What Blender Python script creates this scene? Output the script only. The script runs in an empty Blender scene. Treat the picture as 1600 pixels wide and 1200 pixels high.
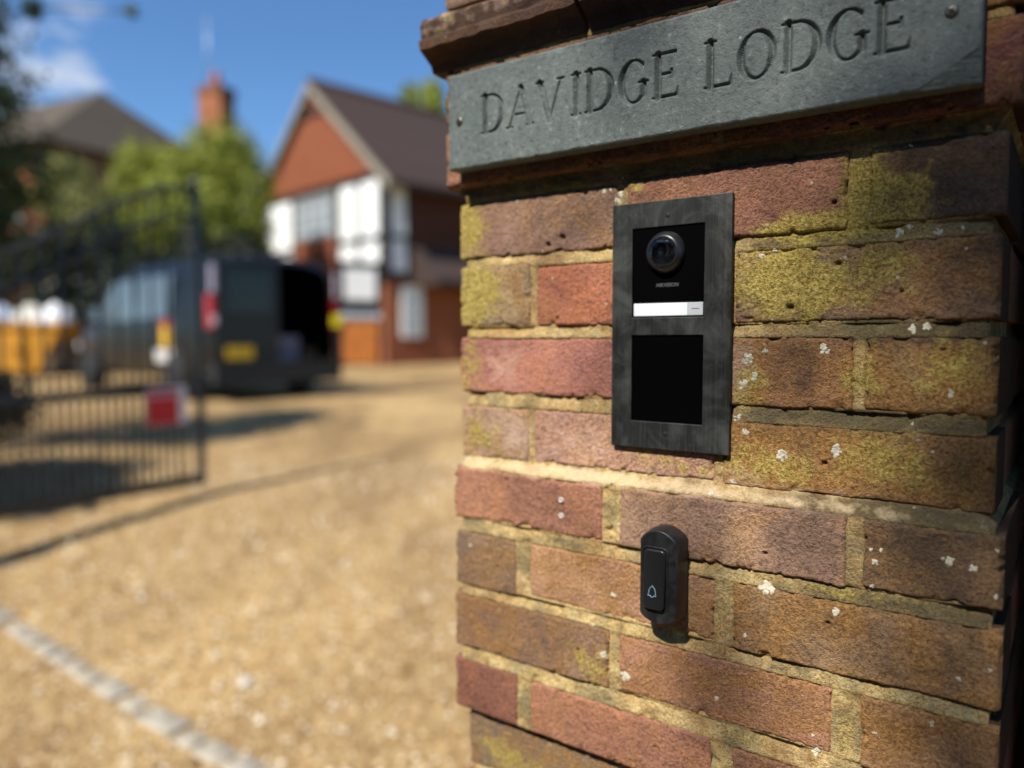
import bpy, bmesh, math, random
import numpy as np
from mathutils import Vector, Matrix

# ------------------------------------------------------------------ camera, sky, sun, exposure
sc = bpy.context.scene
random.seed(7); RNG = np.random.default_rng(11)
EYE = 1.40
cd = bpy.data.cameras.new('camera'); cam = bpy.data.objects.new('camera', cd); sc.collection.objects.link(cam)
cam.location = (0, 0, EYE); cam.rotation_euler = (math.radians(90) - math.atan(70 / 1200), 0, 0)
cd.sensor_width = 36; cd.lens = 27; cd.clip_start = 0.02; cd.clip_end = 2000
cd.dof.use_dof = True; cd.dof.focus_distance = 0.655; cd.dof.aperture_fstop = 1.85
sc.camera = cam

SUN_EL = math.radians(48)
_az = math.atan2(-0.5912, -0.8066) + math.radians(3.0)          # almost square to the front of the pillar
SUN = Vector((math.sin(_az) * math.cos(SUN_EL), math.cos(_az) * math.cos(SUN_EL), math.sin(SUN_EL)))
w = bpy.data.worlds.new('World'); sc.world = w; w.use_nodes = True
nt = w.node_tree; nt.nodes.clear()
sky = nt.nodes.new('ShaderNodeTexSky'); sky.sky_type = 'NISHITA'; sky.sun_disc = False
sky.sun_elevation = SUN_EL; sky.sun_rotation = math.atan2(SUN.x, SUN.y)
sky.air_density = 1.0; sky.dust_density = 0.0; sky.ozone_density = 4.0; sky.altitude = 200
bg = nt.nodes.new('ShaderNodeBackground'); bg.inputs[1].default_value = 0.072
wo = nt.nodes.new('ShaderNodeOutputWorld')
tc = nt.nodes.new('ShaderNodeTexCoord'); mp = nt.nodes.new('ShaderNodeMapping')
mp.inputs['Scale'].default_value = (1, 1, 2.2); mp.inputs['Location'].default_value = (0.35, 0.10, 0.12)
cn = nt.nodes.new('ShaderNodeTexNoise'); cn.inputs['Scale'].default_value = 3.6; cn.inputs['Detail'].default_value = 6
cn.inputs['Roughness'].default_value = 0.6
cr = nt.nodes.new('ShaderNodeValToRGB'); cr.color_ramp.elements[0].position = 0.585; cr.color_ramp.elements[1].position = 0.68
cr.color_ramp.elements[1].color = (0.95, 0.95, 0.95, 1)
cmix = nt.nodes.new('ShaderNodeMix'); cmix.data_type = 'RGBA'; cmix.inputs['B'].default_value = (8.2, 8.6, 9.2, 1)
L = nt.links.new
L(tc.outputs['Generated'], mp.inputs[0]); L(mp.outputs[0], cn.inputs['Vector']); L(cn.outputs[0], cr.inputs[0])
stint = nt.nodes.new('ShaderNodeMix'); stint.data_type = 'RGBA'; stint.blend_type = 'MULTIPLY'; stint.inputs['Factor'].default_value = 1
stint.inputs['B'].default_value = (0.95, 1.26, 1.48, 1); L(sky.outputs[0], stint.inputs['A'])
L(cr.outputs[0], cmix.inputs['Factor']); L(stint.outputs['Result'], cmix.inputs['A'])
L(cmix.outputs['Result'], bg.inputs[0]); L(bg.outputs[0], wo.inputs[0])

sl = bpy.data.lights.new('sun', 'SUN'); sl.energy = 5.0; sl.angle = math.radians(0.5); sl.color = (1.0, 0.95, 0.86)
so = bpy.data.objects.new('sun', sl); sc.collection.objects.link(so)
so.rotation_euler = SUN.to_track_quat('Z', 'Y').to_euler(); so.location = (-5, -7, 12)

sc.view_settings.view_transform = 'Standard'; sc.view_settings.look = 'None'
sc.view_settings.gamma = 1; sc.view_settings.use_curve_mapping = False
sc.view_settings.exposure = 0.52
sc.render.engine = 'CYCLES'; sc.cycles.use_denoising = True
sc.cycles.max_bounces = 6; sc.cycles.diffuse_bounces = 3

# ------------------------------------------------------------------ helpers
COL = sc.collection
def lin(r, g, b, k=1.0):
    f = lambda c: ((c / 255) / 12.92 if c / 255 <= .04045 else ((c / 255 + .055) / 1.055) ** 2.4) * k
    return (f(r), f(g), f(b), 1)

def tag(o, label=None, cat=None, group=None, kind=None):
    if label: o['label'] = label
    if cat: o['category'] = cat
    if group: o['group'] = group
    if kind: o['kind'] = kind
    return o

def empty(name, loc=(0, 0, 0), rz=0.0, **k):
    o = bpy.data.objects.new(name, None); COL.objects.link(o); o.empty_display_size = .1
    o.location = loc; o.rotation_euler = (0, 0, rz); return tag(o, **k)

class MB:
    """collects polygons; build() links them as one mesh object"""
    def __init__(s): s.v = []; s.f = []; s.sm = []
    def add(s, vs, fs, smooth=False):
        n = len(s.v); s.v += [tuple(p) for p in vs]
        for f in fs: s.f.append(tuple(i + n for i in f)); s.sm.append(smooth)
        return s
    def box(s, x0, x1, y0, y1, z0, z1, rot=None, at=None):
        vs = [Vector((x, y, z)) for z in (z0, z1) for y in (y0, y1) for x in (x0, x1)]
        if rot is not None:
            vs = [rot @ v for v in vs]
        if at is not None: vs = [v + Vector(at) for v in vs]
        return s.add(vs, [(0, 2, 3, 1), (4, 5, 7, 6), (0, 1, 5, 4), (2, 6, 7, 3), (0, 4, 6, 2), (1, 3, 7, 5)])
    def bevbox(s, x0, x1, y0, y1, z0, z1, b):
        bm = bmesh.new(); bmesh.ops.create_cube(bm, size=1)
        for v in bm.verts:
            v.co = Vector(((x0 + x1) / 2 + v.co.x * (x1 - x0), (y0 + y1) / 2 + v.co.y * (y1 - y0), (z0 + z1) / 2 + v.co.z * (z1 - z0)))
        bmesh.ops.bevel(bm, geom=bm.edges[:], offset=b, segments=2, affect='EDGES', profile=.6)
        bm.verts.index_update()
        s.add([v.co.copy() for v in bm.verts], [[v.index for v in f.verts] for f in bm.faces]); bm.free(); return s
    def prism(s, poly, axis, a, b):
        """poly: 2D points; axis: 'x','y','z' extrusion axis from a to b"""
        def P(p, t):
            return {'x': (t, p[0], p[1]), 'y': (p[0], t, p[1]), 'z': (p[0], p[1], t)}[axis]
        n = len(poly); vs = [P(p, a) for p in poly] + [P(p, b) for p in poly]
        fs = [tuple(range(n))[::-1], tuple(range(n, 2 * n))] + [(i, (i + 1) % n, n + (i + 1) % n, n + i) for i in range(n)]
        return s.add(vs, fs)
    def tube(s, pts, r, seg=8, caps=True):
        pts = [Vector(p) for p in pts]; rs = r if isinstance(r, (list, tuple)) else [r] * len(pts)
        vs = []; fs = []; prev = None
        for i, p in enumerate(pts):
            t = (pts[min(i + 1, len(pts) - 1)] - pts[max(i - 1, 0)]).normalized()
            if prev is None:
                a = Vector((0, 0, 1)) if abs(t.z) < .9 else Vector((1, 0, 0)); u = t.cross(a).normalized()
            else: u = (prev - t * prev.dot(t)).normalized()
            prev = u; q = t.cross(u)
            for k in range(seg):
                an = 2 * math.pi * k / seg; vs.append(p + (u * math.cos(an) + q * math.sin(an)) * rs[i])
        for i in range(len(pts) - 1):
            for k in range(seg):
                k2 = (k + 1) % seg; fs.append((i * seg + k, i * seg + k2, (i + 1) * seg + k2, (i + 1) * seg + k))
        if caps:
            fs.append(tuple(range(seg))[::-1]); fs.append(tuple(range((len(pts) - 1) * seg, len(pts) * seg)))
        return s.add(vs, fs, True)
    def lathe(s, prof, axis='y', seg=28, at=(0, 0, 0), smooth=True):
        """prof: (radius, along) pairs"""
        vs = []; fs = []; n = len(prof); at = Vector(at)
        for (r, h) in prof:
            for k in range(seg):
                a = 2 * math.pi * k / seg; c, d = r * math.cos(a), r * math.sin(a)
                vs.append(at + Vector({'y': (c, h, d), 'z': (c, d, h), 'x': (h, c, d)}[axis]))
        for i in range(n - 1):
            for k in range(seg):
                k2 = (k + 1) % seg; fs.append((i * seg + k, i * seg + k2, (i + 1) * seg + k2, (i + 1) * seg + k))
        fs.append(tuple(range(seg))); fs.append(tuple(range((n - 1) * seg, n * seg))[::-1])
        return s.add(vs, fs, smooth)
    def mesh(s, name):
        me = bpy.data.meshes.new(name); me.from_pydata(s.v, [], s.f)
        me.polygons.foreach_set('use_smooth', s.sm); me.update()
        bm = bmesh.new(); bm.from_mesh(me); bmesh.ops.recalc_face_normals(bm, faces=bm.faces[:]); bm.to_mesh(me); bm.free()
        return me
    def build(s, name, mat, parent=None, loc=None, rz=None, **k):
        me = s.mesh(name); me.materials.append(mat)
        return link(name, me, parent, loc, rz, **k)

def link(name, me, parent=None, loc=None, rz=None, **k):
    o = bpy.data.objects.new(name, me); COL.objects.link(o)
    if parent is not None: o.parent = parent
    if loc is not None: o.location = loc
    if rz is not None: o.rotation_euler = (0, 0, rz)
    return tag(o, **k)

def grid_mesh(name, V, smooth=True, skirt=None):
    """V: (ny, nx, 3) array of points; skirt: y offset array appended round the border"""
    ny, nx = V.shape[:2]
    idx = np.arange(ny * nx).reshape(ny, nx)
    q = np.stack([idx[:-1, :-1], idx[:-1, 1:], idx[1:, 1:], idx[1:, :-1]], -1).reshape(-1, 4)
    verts = V.reshape(-1, 3)
    if skirt is not None:
        ring = np.concatenate([idx[0, :], idx[1:, -1], idx[-1, -2::-1], idx[-2:0:-1, 0]])
        back = verts[ring].copy(); back[:, 1] = skirt
        n0 = len(verts); verts = np.concatenate([verts, verts[ring], back]); m = len(ring); j = np.arange(m)
        sq = np.stack([n0 + j, n0 + m + j, n0 + m + (j + 1) % m, n0 + (j + 1) % m], -1)
        q = np.concatenate([q, sq])
    me = bpy.data.meshes.new(name)
    me.vertices.add(len(verts)); me.vertices.foreach_set('co', verts.astype(np.float32).ravel())
    me.loops.add(q.size); me.loops.foreach_set('vertex_index', q.astype(np.int32).ravel())
    me.polygons.add(len(q)); me.polygons.foreach_set('loop_start', np.arange(0, q.size, 4, dtype=np.int32))
    me.polygons.foreach_set('loop_total', np.full(len(q), 4, np.int32))
    me.polygons.foreach_set('use_smooth', np.full(len(q), smooth)); me.update(calc_edges=True); me.validate()
    return me

# value noise -------------------------------------------------------
def _h(ix, iy, seed):
    a = (ix.astype(np.int64) * 374761393 + iy.astype(np.int64) * 668265263 + seed * 974634777) & 0xFFFFFFFF
    a = ((a ^ (a >> 13)) * 1274126177) & 0xFFFFFFFF
    a = ((a ^ (a >> 16)) * 2246822519) & 0xFFFFFFFF
    return ((a ^ (a >> 15)) & 0xFFFFFF) / float(0xFFFFFF)
def vn(x, y, seed=0):
    ix, iy = np.floor(x), np.floor(y); fx, fy = x - ix, y - iy
    fx = fx * fx * fx * (fx * (fx * 6 - 15) + 10); fy = fy * fy * fy * (fy * (fy * 6 - 15) + 10)
    a, b, c, d = _h(ix, iy, seed), _h(ix + 1, iy, seed), _h(ix, iy + 1, seed), _h(ix + 1, iy + 1, seed)
    return (a + (b - a) * fx) * (1 - fy) + (c + (d - c) * fx) * fy
def fbm(x, y, o=3, seed=0):
    t = 0; a = .5; n = 0
    for k in range(o):
        t = t + a * vn(x * 2 ** k + 17.3 * k, y * 2 ** k - 9.1 * k, seed + k * 31); n += a; a *= .5
    return t / n
def sstep(a, b, x):
    t = np.clip((x - a) / (b - a), 0, 1); return t * t * (3 - 2 * t)

# materials ---------------------------------------------------------
class NT:
    def __init__(s, name):
        s.m = bpy.data.materials.new(name); s.m.use_nodes = True; s.t = s.m.node_tree; s.t.nodes.clear()
        s.o = s.t.nodes.new('ShaderNodeOutputMaterial'); s.b = s.t.nodes.new('ShaderNodeBsdfPrincipled')
        s.t.links.new(s.b.outputs[0], s.o.inputs[0])
    def n(s, typ, **k):
        nd = s.t.nodes.new('ShaderNode' + typ)
        for a, v in k.items():
            if a in nd.inputs: nd.inputs[a].default_value = v
            else: setattr(nd, a, v)
        return nd
    def l(s, a, b): s.t.links.new(a, b)
    def coord(s, obj=None, scale=None):
        c = s.n('TexCoord'); c.object = obj
        out = c.outputs['Object']
        if scale:
            m = s.n('Mapping'); m.inputs['Scale'].default_value = scale; s.l(out, m.inputs[0]); out = m.outputs[0]
        return out
    def noise(s, co, scale, detail=4, rough=.55, dist=0):
        n = s.n('TexNoise'); n.inputs['Scale'].default_value = scale; n.inputs['Detail'].default_value = detail
        n.inputs['Roughness'].default_value = rough; n.inputs['Distortion'].default_value = dist
        s.l(co, n.inputs['Vector']); return n.outputs[0]
    def ramp(s, f, stops):
        r = s.n('ValToRGB'); e = r.color_ramp.elements
        while len(e) < len(stops): e.new(.5)
        for el, (p, c) in zip(e, stops):
            el.position = p; el.color = c if isinstance(c, tuple) else (c, c, c, 1)
        s.l(f, r.inputs[0]); return r.outputs[0]
    def mix(s, f, a, b, mode='MIX'):
        m = s.n('Mix'); m.data_type = 'RGBA'; m.blend_type = mode; m.clamp_result = False
        for v, k in ((f, 'Factor'), (a, 'A'), (b, 'B')):
            if hasattr(v, 'is_linked'): s.l(v, m.inputs[k])
            else: m.inputs[k].default_value = v
        return m.outputs['Result']
    def math(s, op, a, b=0.0, clamp=False):
        m = s.n('Math'); m.operation = op; m.use_clamp = clamp
        for i, v in enumerate((a, b)):
            if hasattr(v, 'is_linked'): s.l(v, m.inputs[i])
            else: m.inputs[i].default_value = v
        return m.outputs[0]
    def attr(s, name):
        a = s.n('Attribute'); a.attribute_name = name; return a.outputs['Fac']
    def bump(s, h, strength, dist, prev=None):
        b = s.n('Bump'); b.inputs['Strength'].default_value = strength; b.inputs['Distance'].default_value = dist
        s.l(h, b.inputs['Height'])
        if prev is not None: s.l(prev, b.inputs['Normal'])
        s.l(b.outputs[0], s.b.inputs['Normal']); return b.outputs[0]
    def set(s, col=None, rough=None, metal=None, spec=None, **k):
        for v, key in ((col, 'Base Color'), (rough, 'Roughness'), (metal, 'Metallic'), (spec, 'Specular IOR Level')):
            if v is None: continue
            if hasattr(v, 'is_linked'): s.l(v, s.b.inputs[key])
            else: s.b.inputs[key].default_value = v
        for key, v in k.items(): s.b.inputs[key].default_value = v
        return s.m

def simple(name, col, rough=.6, metal=0, var=.25, scale=6, bump=0, spec=.4, bscale=None, **k):
    t = NT(name); co = t.coord()
    n = t.noise(co, scale, 5)
    c = t.mix(t.ramp(n, [(.3, 0.0), (.7, 1.0)]), tuple(x * (1 - var) for x in col[:3]) + (1,), tuple(min(1, x * (1 + var)) for x in col[:3]) + (1,))
    if bump: t.bump(t.noise(co, bscale or scale * 4, 4), 1, bump)
    return t.set(c, rough, metal, spec, **k)

def leaf_mat(name, c1, c2, trans=.25):
    t = NT(name); g = t.n('NewGeometry')
    c = t.ramp(g.outputs['Random Per Island'], [(0, c1), (1, c2)])
    t.set(c, .55, 0, .3)
    tr = t.n('BsdfTranslucent'); t.l(c, tr.inputs[0]); mx = t.n('MixShader'); mx.inputs[0].default_value = trans
    t.l(t.b.outputs[0], mx.inputs[1]); t.l(tr.outputs[0], mx.inputs[2]); t.l(mx.outputs[0], t.o.inputs[0])
    return t.m

# ------------------------------------------------------------------ ground
def gz(y):
    return float(np.interp(y, [-60, 2.6, 3.4, 5.25, 10, 20, 40, 90, 600], [0, 0, .08, .33, .55, .70, 1.0, 1.6, 2.2]))
def gravel_mat():
    t = NT('gravel'); co = t.coord()
    v = t.n('TexVoronoi'); v.inputs['Scale'].default_value = 62; t.l(co, v.inputs['Vector'])
    stone = t.ramp(v.outputs['Color'], [(0, lin(112, 84, 52)), (.35, lin(160, 128, 82)), (.7, lin(192, 160, 108)), (1, lin(226, 202, 160))])
    big = t.noise(t.coord(None, (1, .55, 1)), .85, 5, .62, .6)
    c = t.mix(t.ramp(big, [(.40, 0.0), (.60, .85)]), stone, lin(116, 88, 56))
    fine = t.noise(co, 9, 4, .7)
    c = t.mix(t.ramp(fine, [(.4, .0), (.75, .45)]), c, lin(204, 180, 132))
    t.bump(v.outputs['Distance'], .8, .012)
    return t.set(c, .9, 0, .2)
MG = gravel_mat()
grass_t = NT('grass_ground'); _c = grass_t.coord()
grass = grass_t.set(grass_t.ramp(grass_t.noise(_c, .8, 6), [(.3, (.03, .045, .012, 1)), (.7, (.07, .085, .025, 1))]), .95)

def sheet(name, mat, xs, ys, dz, **k):
    V = np.array([[(x, y, gz(y) + dz) for x in xs] for y in ys])
    me = grid_mesh(name, V); me.materials.append(mat); return link(name, me, **k)
ys_all = [-60, -30, -10, 0, 2.6, 3, 3.4, 4, 5.25, 6.5, 8, 10, 13, 16, 20, 25, 30, 40, 60, 90, 200, 600]
sheet('ground', grass, [-500, -80, -20, 0, 20, 80, 500], ys_all, -.012, kind='structure')
sheet('gravel_driveway', MG, [-16, -10, -5, 0, 5, 9], [y for y in ys_all if -10 <= y <= 20] + [24], 0, kind='structure')

def stones(name, n, mat, parent=None):
    P = []; F = []
    X = RNG.uniform(-4.2, .6, n); Y = RNG.uniform(1.9, 6.4, n) 
    R = RNG.uniform(.006, .013, n) * (1 + .8 * (RNG.random(n) > .96))
    for x, y, r in zip(X, Y, R):
        b = len(P); a0 = random.random() * 6; fl = random.uniform(.5, .8); z = gz(y) + r * .25
        for k in range(5):
            a = a0 + k * 1.2566; rr = r * random.uniform(.75, 1.15)
            P.append((x + rr * math.cos(a), y + rr * math.sin(a), z))
        P.append((x + r * .2, y, z + r * fl)); P.append((x - r * .35, y + r * .2, z + r * fl * .9))
        for (i, j, k) in ((0, 1, 5), (1, 2, 5), (2, 6, 5), (2, 3, 6), (3, 4, 6), (4, 0, 5), (4, 5, 6)): F.append((b + i, b + j, b + k))
    me = bpy.data.meshes.new(name); me.from_pydata(P, [], F); me.update(); me.materials.append(mat)
    return link(name, me, parent)
st = NT('loose_stone'); g_ = st.n('NewGeometry')
MSTONE = st.set(st.ramp(g_.outputs['Random Per Island'], [(0, lin(104, 80, 54)), (.3, lin(150, 120, 78)), (.6, lin(180, 150, 102)), (.85, lin(208, 184, 142)), (1, lin(236, 228, 212))]), .8)
tag(stones('loose_gravel', 26000, MSTONE), 'loose honey coloured gravel stones scattered over the driveway', 'gravel', kind='stuff')

masph = simple('asphalt', (.05, .05, .052, 1), .95, var=.3, scale=40, bump=.004)
V = np.array([[tuple(Vector((-2.25, 3.42)) + Vector((.811, -.585)) * u + Vector((-.585, -.811)) * q_) + (.006,) for u in np.linspace(-14, 14, 8)] for q_ in (1.55, 4, 7)])
me = grid_mesh('unseen_road', V); me.materials.append(masph); link('unseen_road', me, kind='structure')  # unseen dark surface added to cut light bounced onto the pillar
# setts: a row of pale granite blocks that closes the drive
kerb = empty('sett_row', (-2.25, 3.42, 0), 0, kind='structure', label='pale granite sett row crossing the gravel drive')
MSETT = simple('granite', lin(160, 152, 136), .8, var=.5, scale=9, bump=.004, bscale=90)
a, b = Vector((-4.15, 4.79)), Vector((.15, 1.69)); dv = (b - a).normalized(); LEN = (b - a).length
p = 0; i = 0
while p < LEN:
    ln = random.uniform(.10, .24); wd = random.uniform(.08, .12); c = a + dv * (p + ln / 2)
    m = MB().bevbox(-ln / 2 + .006, ln / 2 - .006, -wd / 2, wd / 2, -.08, .0, .012)
    m.build('sett', MSETT, kerb, (c.x + 2.25, c.y - 3.42, gz(c.y) + random.uniform(.008, .02)), math.atan2(dv.y, dv.x) + random.uniform(-.06, .06))
    p += ln + .004
m = MB(); m.lathe([(.001, .036), (.012, .034), (.024, .02), (.027, .008), (.02, 0)], 'z', 9)
m.build('pebble', simple('white_pebble', lin(206, 200, 190), .7, var=.15), None, (-1.05, 2.95, gz(2.95) + .002),
        label='single pale round pebble lying on the gravel drive', cat='stone')

# ------------------------------------------------------------------ the brick pillar
SW = .517                                             # width of the shaft
P0 = Vector((-0.05817, 0.874, 0)); RV = Vector((0.80655, -0.59116, 0)); NV = Vector((-0.59116, -0.80655, 0))
PRZ = math.atan2(RV.y, RV.x)
pc = P0 + RV * (SW / 2) - NV * (SW / 2)
pillar = empty('brick_pillar', (pc.x, pc.y, 0), PRZ, label='weathered red brick gate pillar with stepped courses and lichen', cat='pillar')
HALF = SW / 2
# pillar-local frame in mm: s from the left corner of the front, z above the eye, e outward from the shaft face
def loc(s, z, e): return Vector((s / 1000 - HALF, -HALF - e / 1000, z / 1000 + EYE))

def bcol(c, k=1.0, och=.45):
    r, g, b, _ = lin(*c, 1.5 * k); l = .3 * r + .6 * g + .1 * b; d = .36
    return (r + (l - r) * d, (g + (l - g) * d) * 1.09, (b + (l - b) * d) * .86, och)
OCH = {0: .3, 1: .25, 2: .4, 3: .5, 4: .25, 5: .7, 6: .1, 7: .85, 8: .9, 9: .5, 10: .25, 11: 1.0, 12: .2, 13: .35, 14: .65, 15: .5, 16: .6, 17: .75, 18: .6, 19: .6, 20: .8, 21: .15, 22: .4, 23: .4, 24: .7}
BR = []
def B(s0, s1, z0, z1, e, col, side=0, patches=(), dark=0.0):
    BR.append(dict(s0=s0, s1=s1, z0=z0, z1=z1, e=e + random.uniform(-.7, .7), e0=e, col=col, seed=len(BR) * 7 + 3, side=side, och=OCH.get(len(BR), .45)))
# (s0, s1, z0, z1, proud, colour, depth on the corner)
B(-1, 198, 90, 151, 0, (142, 94, 84), 92); B(210, 411, 90, 153, 0, (150, 84, 66)); B(427, 519, 92, 152, 0, (124, 92, 84), 200)
B(-1, 96, 15, 80, 0, (158, 124, 100), 200); B(104, 309, 14, 76, 0, (174, 84, 58)); B(318, 517, 15, 77, 0, (140, 98, 88), 92)
B(-1, 196, -59, 1, 0, (184, 98, 88), 92); B(207, 418, -59, 2, 0, (164, 98, 62)); B(426, 517, -58, 1, 0, (130, 98, 70), 200)
B(1, 94, -132, -75, 0, (176, 124, 104), 200); B(102, 301, -130, -75, 0, (190, 124, 106)); B(309, 518, -131, -74, 0, (160, 106, 58), 92)
B(-3, 190, -201, -145, 10, (172, 98, 74), 92); B(210, 418, -203, -144, 10, (164, 112, 92)); B(431, 526, -201, -145, 10, (122, 92, 76), 200)
B(-1, 84, -278, -217, 10, (134, 94, 78), 200); B(102, 307, -274, -217, 10, (184, 120, 86)); B(324, 527, -277, -216, 10, (142, 98, 72), 92)
B(-2, 199, -350, -289, 10, (136, 92, 80), 92); B(210, 410, -347, -290, 10, (170, 102, 78)); B(432, 527, -349, -290, 10, (164, 106, 72), 200)
B(-1, 86, -422, -365, 10, (142, 74, 58), 200); B(104, 305, -422, -367, 10, (164, 92, 70)); B(326, 527, -422, -368, 10, (150, 88, 72), 92)
B(9, 204, -492, -431, -2, (126, 100, 92), 92); B(214, 414, -492, -432, -2, (150, 96, 78)); B(424, 515, -492, -432, -2, (140, 90, 76), 200)
B(-11, 93, 169, 229, 12, (158, 92, 70), 200); B(99, 302, 169, 229, 12, (140, 78, 66)); B(310, 527, 169, 229, 12, (142, 74, 66), 92)
B(-12, 196, 238, 294, 12, (128, 84, 66), 92); B(206, 420, 238, 294, 12, (122, 76, 66)); B(430, 527, 238, 294, 12, (120, 90, 70), 200)

PITS = [(72, -152, 1.7), (163, -318, 1.7), (366, 27, 3.2), (404, 62, 2.4), (397, -104, 2.4), (352, -186, 1.8), (302, 99, 1.5), (400, 112, 2.2), (482, -8, 1.5), (270, 122, 1.5), (130, 22, 1.5), (452, 38, 1.4), (60, -250, 1.3), (405, -236, 1.6), (250, -392, 1.5), (135, 104, 3.6), (118, 98, 2.8)]
def brick_h(b, s, z):
    sd = b['seed']; g = 77
    dx = np.minimum(s - b['s0'], b['s1'] - s) + 2.4 * (vn(z / 17, s / 31, sd) - .5) + 1.2 * (fbm(z / 4, s / 6, 2, sd + 1) - .5)
    dz = np.minimum(z - b['z0'], b['z1'] - z) + 2.2 * (vn(s / 26, z / 34, sd + 2) - .5) + 1.2 * (fbm(s / 4, z / 8, 2, sd + 3) - .5)
    r = 2.7
    d = r - np.hypot(np.maximum(r - dx, 0), np.maximum(r - dz, 0))
    dd = np.clip(d / r, 0, 1)
    set_ = r * (1 - np.sqrt(1 - (1 - dd) ** 2)) + np.maximum(-d, 0) * 2.6
    chip = np.maximum(0, fbm(s / 11, z / 9, 3, sd + 5) - .63) * 40 * np.exp(-np.maximum(np.minimum(dx, dz), 0) / 3.0)
    crease = np.maximum(0, .035 - np.abs(fbm(s / 55, z / 38, 3, sd + 8) - .5)) * np.maximum(0, vn(s / 40, z / 40, sd + 9) - .70) * 60
    bow = 1.3 * (vn(s / 110, z / 70, sd + 6) - .5)
    grain = 1.15 * (fbm(s / 3.1, z / 2.6, 2, g) - .5) + .4 * (fbm(s / 16, z / 11, 2, g + 9) - .5)
    pit = np.maximum(0, vn(s / 2.9, z / 2.9, g + 20) - .982) * 140 * (vn(s / 23, z / 23, g + 23) > .86)
    for (ps, pz, pr) in PITS:
        if b['s0'] < ps < b['s1'] and b['z0'] < pz < b['z1']:
            pit = pit + 5.5 * np.exp(-(((s - ps) / pr) ** 2 + ((z - pz) / (pr * .8)) ** 2) ** 1.5)
    return b['e'] - set_ - chip - crease + bow + grain - pit

ROWS = [(-492, -431.5, -2), (-422, -366, 10), (-348.5, -289.5, 10), (-276.5, -216.7, 10), (-201.5, -144.7, 10),
        (-131, -74.7, 0), (-58.5, 1.2, 0), (14.7, 77.5, 0), (90.5, 152, 0), (169, 229, 12), (238, 294, 12), (303, 350, 11)]
def mortar_h(s, z):
    out = np.zeros_like(s)
    for i, (z0, z1, e) in enumerate(ROWS):
        m = (z >= z0) & (z <= z1)
        out = np.where(m, e - 1.4, out)
    nz = vn(s / 22, z / 60, 401); nz2 = vn(s / 9, z / 9, 402)
    for (a0, a1, e1), (b0, b1, e2) in zip(ROWS[:-1], ROWS[1:]):
        m = (z > a1) & (z < b0); f = np.clip((z - a1) / (b0 - a1), 0, 1)
        lo = e1 - .5 + 0 * s; hi = e2 - 2.2 - 5.0 * sstep(.25, .8, nz) - 1.2 * nz2
        if e2 > e1 + 5: hi = e1 - .5 + 5 * nz           # under the oversailing band
        if e2 < e1 - 5: hi = e2 - .4 - 1.2 * nz2; f = f ** .85   # sloped fillet on top of the plinth
        if e1 == -2: hi = -9 - 5 * nz
        v = lo + (hi - lo) * f ** 1.35
        out = np.where(m, v, out)
    return out + 1.2 * (fbm(s / 11, z / 7, 3, 411) - .5) + 1.2 * (fbm(s / 3.4, z / 3.4, 2, 412) - .5) - 14 * np.maximum(0, fbm(s / 14, z / 9, 3, 415) - .69)

def surf(s, z):
    h = mortar_h(s, z)
    for b in BR:
        m = (s > b['s0']) & (s < b['s1']) & (z > b['z0']) & (z < b['z1'])
        if m.any(): h = np.where(m, np.maximum(h, brick_h(b, s, z)), h)
    return h

# lichen cover (s, z, radius s, radius z, amount) and pale lime bloom, as grown on the bricks; PALE also paints sun on the plinth fillet
LICH = [(8, 125, 24, 34, .95), (395, 92, 62, 15, 1.0), (425, 118, 26, 45, .9), (452, 105, 34, 34, .62), (20, 48, 34, 46, .95),
        (365, 46, 62, 36, .98), (440, 58, 34, 26, .7), (330, 64, 24, 20, .7), (14, -25, 26, 42, .62), (328, -40, 20, 34, .62),
        (425, -25, 20, 45, .55), (485, -22, 30, 40, .5), (30, -105, 42, 30, .6), (345, -112, 60, 22, .66), (450, -95, 70, 36, .5),
        (180, -330, 36, 26, .6), (421, -320, 12, 40, .6), (312, -245, 10, 40, .4), (60, -470, 60, 26, .62),
        (518, 300, 18, 30, .6), (470, 233, 70, 10, .5), (215, 148, 24, 10, .6), (150, 155, 150, 8, .55), (260, -118, 60, 12, .5),
        (420, -208, 90, 9, .5), (330, -357, 100, 8, .4)]
PALE = [(170, -138, 260, 7, .95), (20, -138, 60, 7, .8), (300, -350, 300, 3, .3), (60, -30, 34, 28, .55), (75, -105, 22, 20, .7), (150, -110, 70, 30, .45), (322, -28, 16, 30, .75), (100, 110, 60, 22, .35),
        (68, 45, 22, 34, .3), (330, -120, 40, 14, .5), (300, -130, 160, 8, .5)]
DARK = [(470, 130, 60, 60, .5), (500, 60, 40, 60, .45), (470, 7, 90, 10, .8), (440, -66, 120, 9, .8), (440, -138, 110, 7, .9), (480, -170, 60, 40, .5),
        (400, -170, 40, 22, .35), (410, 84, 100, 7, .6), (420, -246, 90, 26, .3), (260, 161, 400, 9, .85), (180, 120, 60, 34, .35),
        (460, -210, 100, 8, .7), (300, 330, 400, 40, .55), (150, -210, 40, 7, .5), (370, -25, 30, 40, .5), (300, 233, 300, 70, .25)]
def cover(lst, s, z):
    t = 0 * s
    for (a, b, ra, rb, k) in lst:
        t = np.maximum(t, k * np.exp(-(((s - a) / ra) ** 2 + ((z - b) / rb) ** 2) * .8))
    return t
def put_attr(me, name, vals):
    at = me.attributes.new(name, 'FLOAT', 'POINT'); at.data.foreach_set('value', vals.astype(np.float32))

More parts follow.
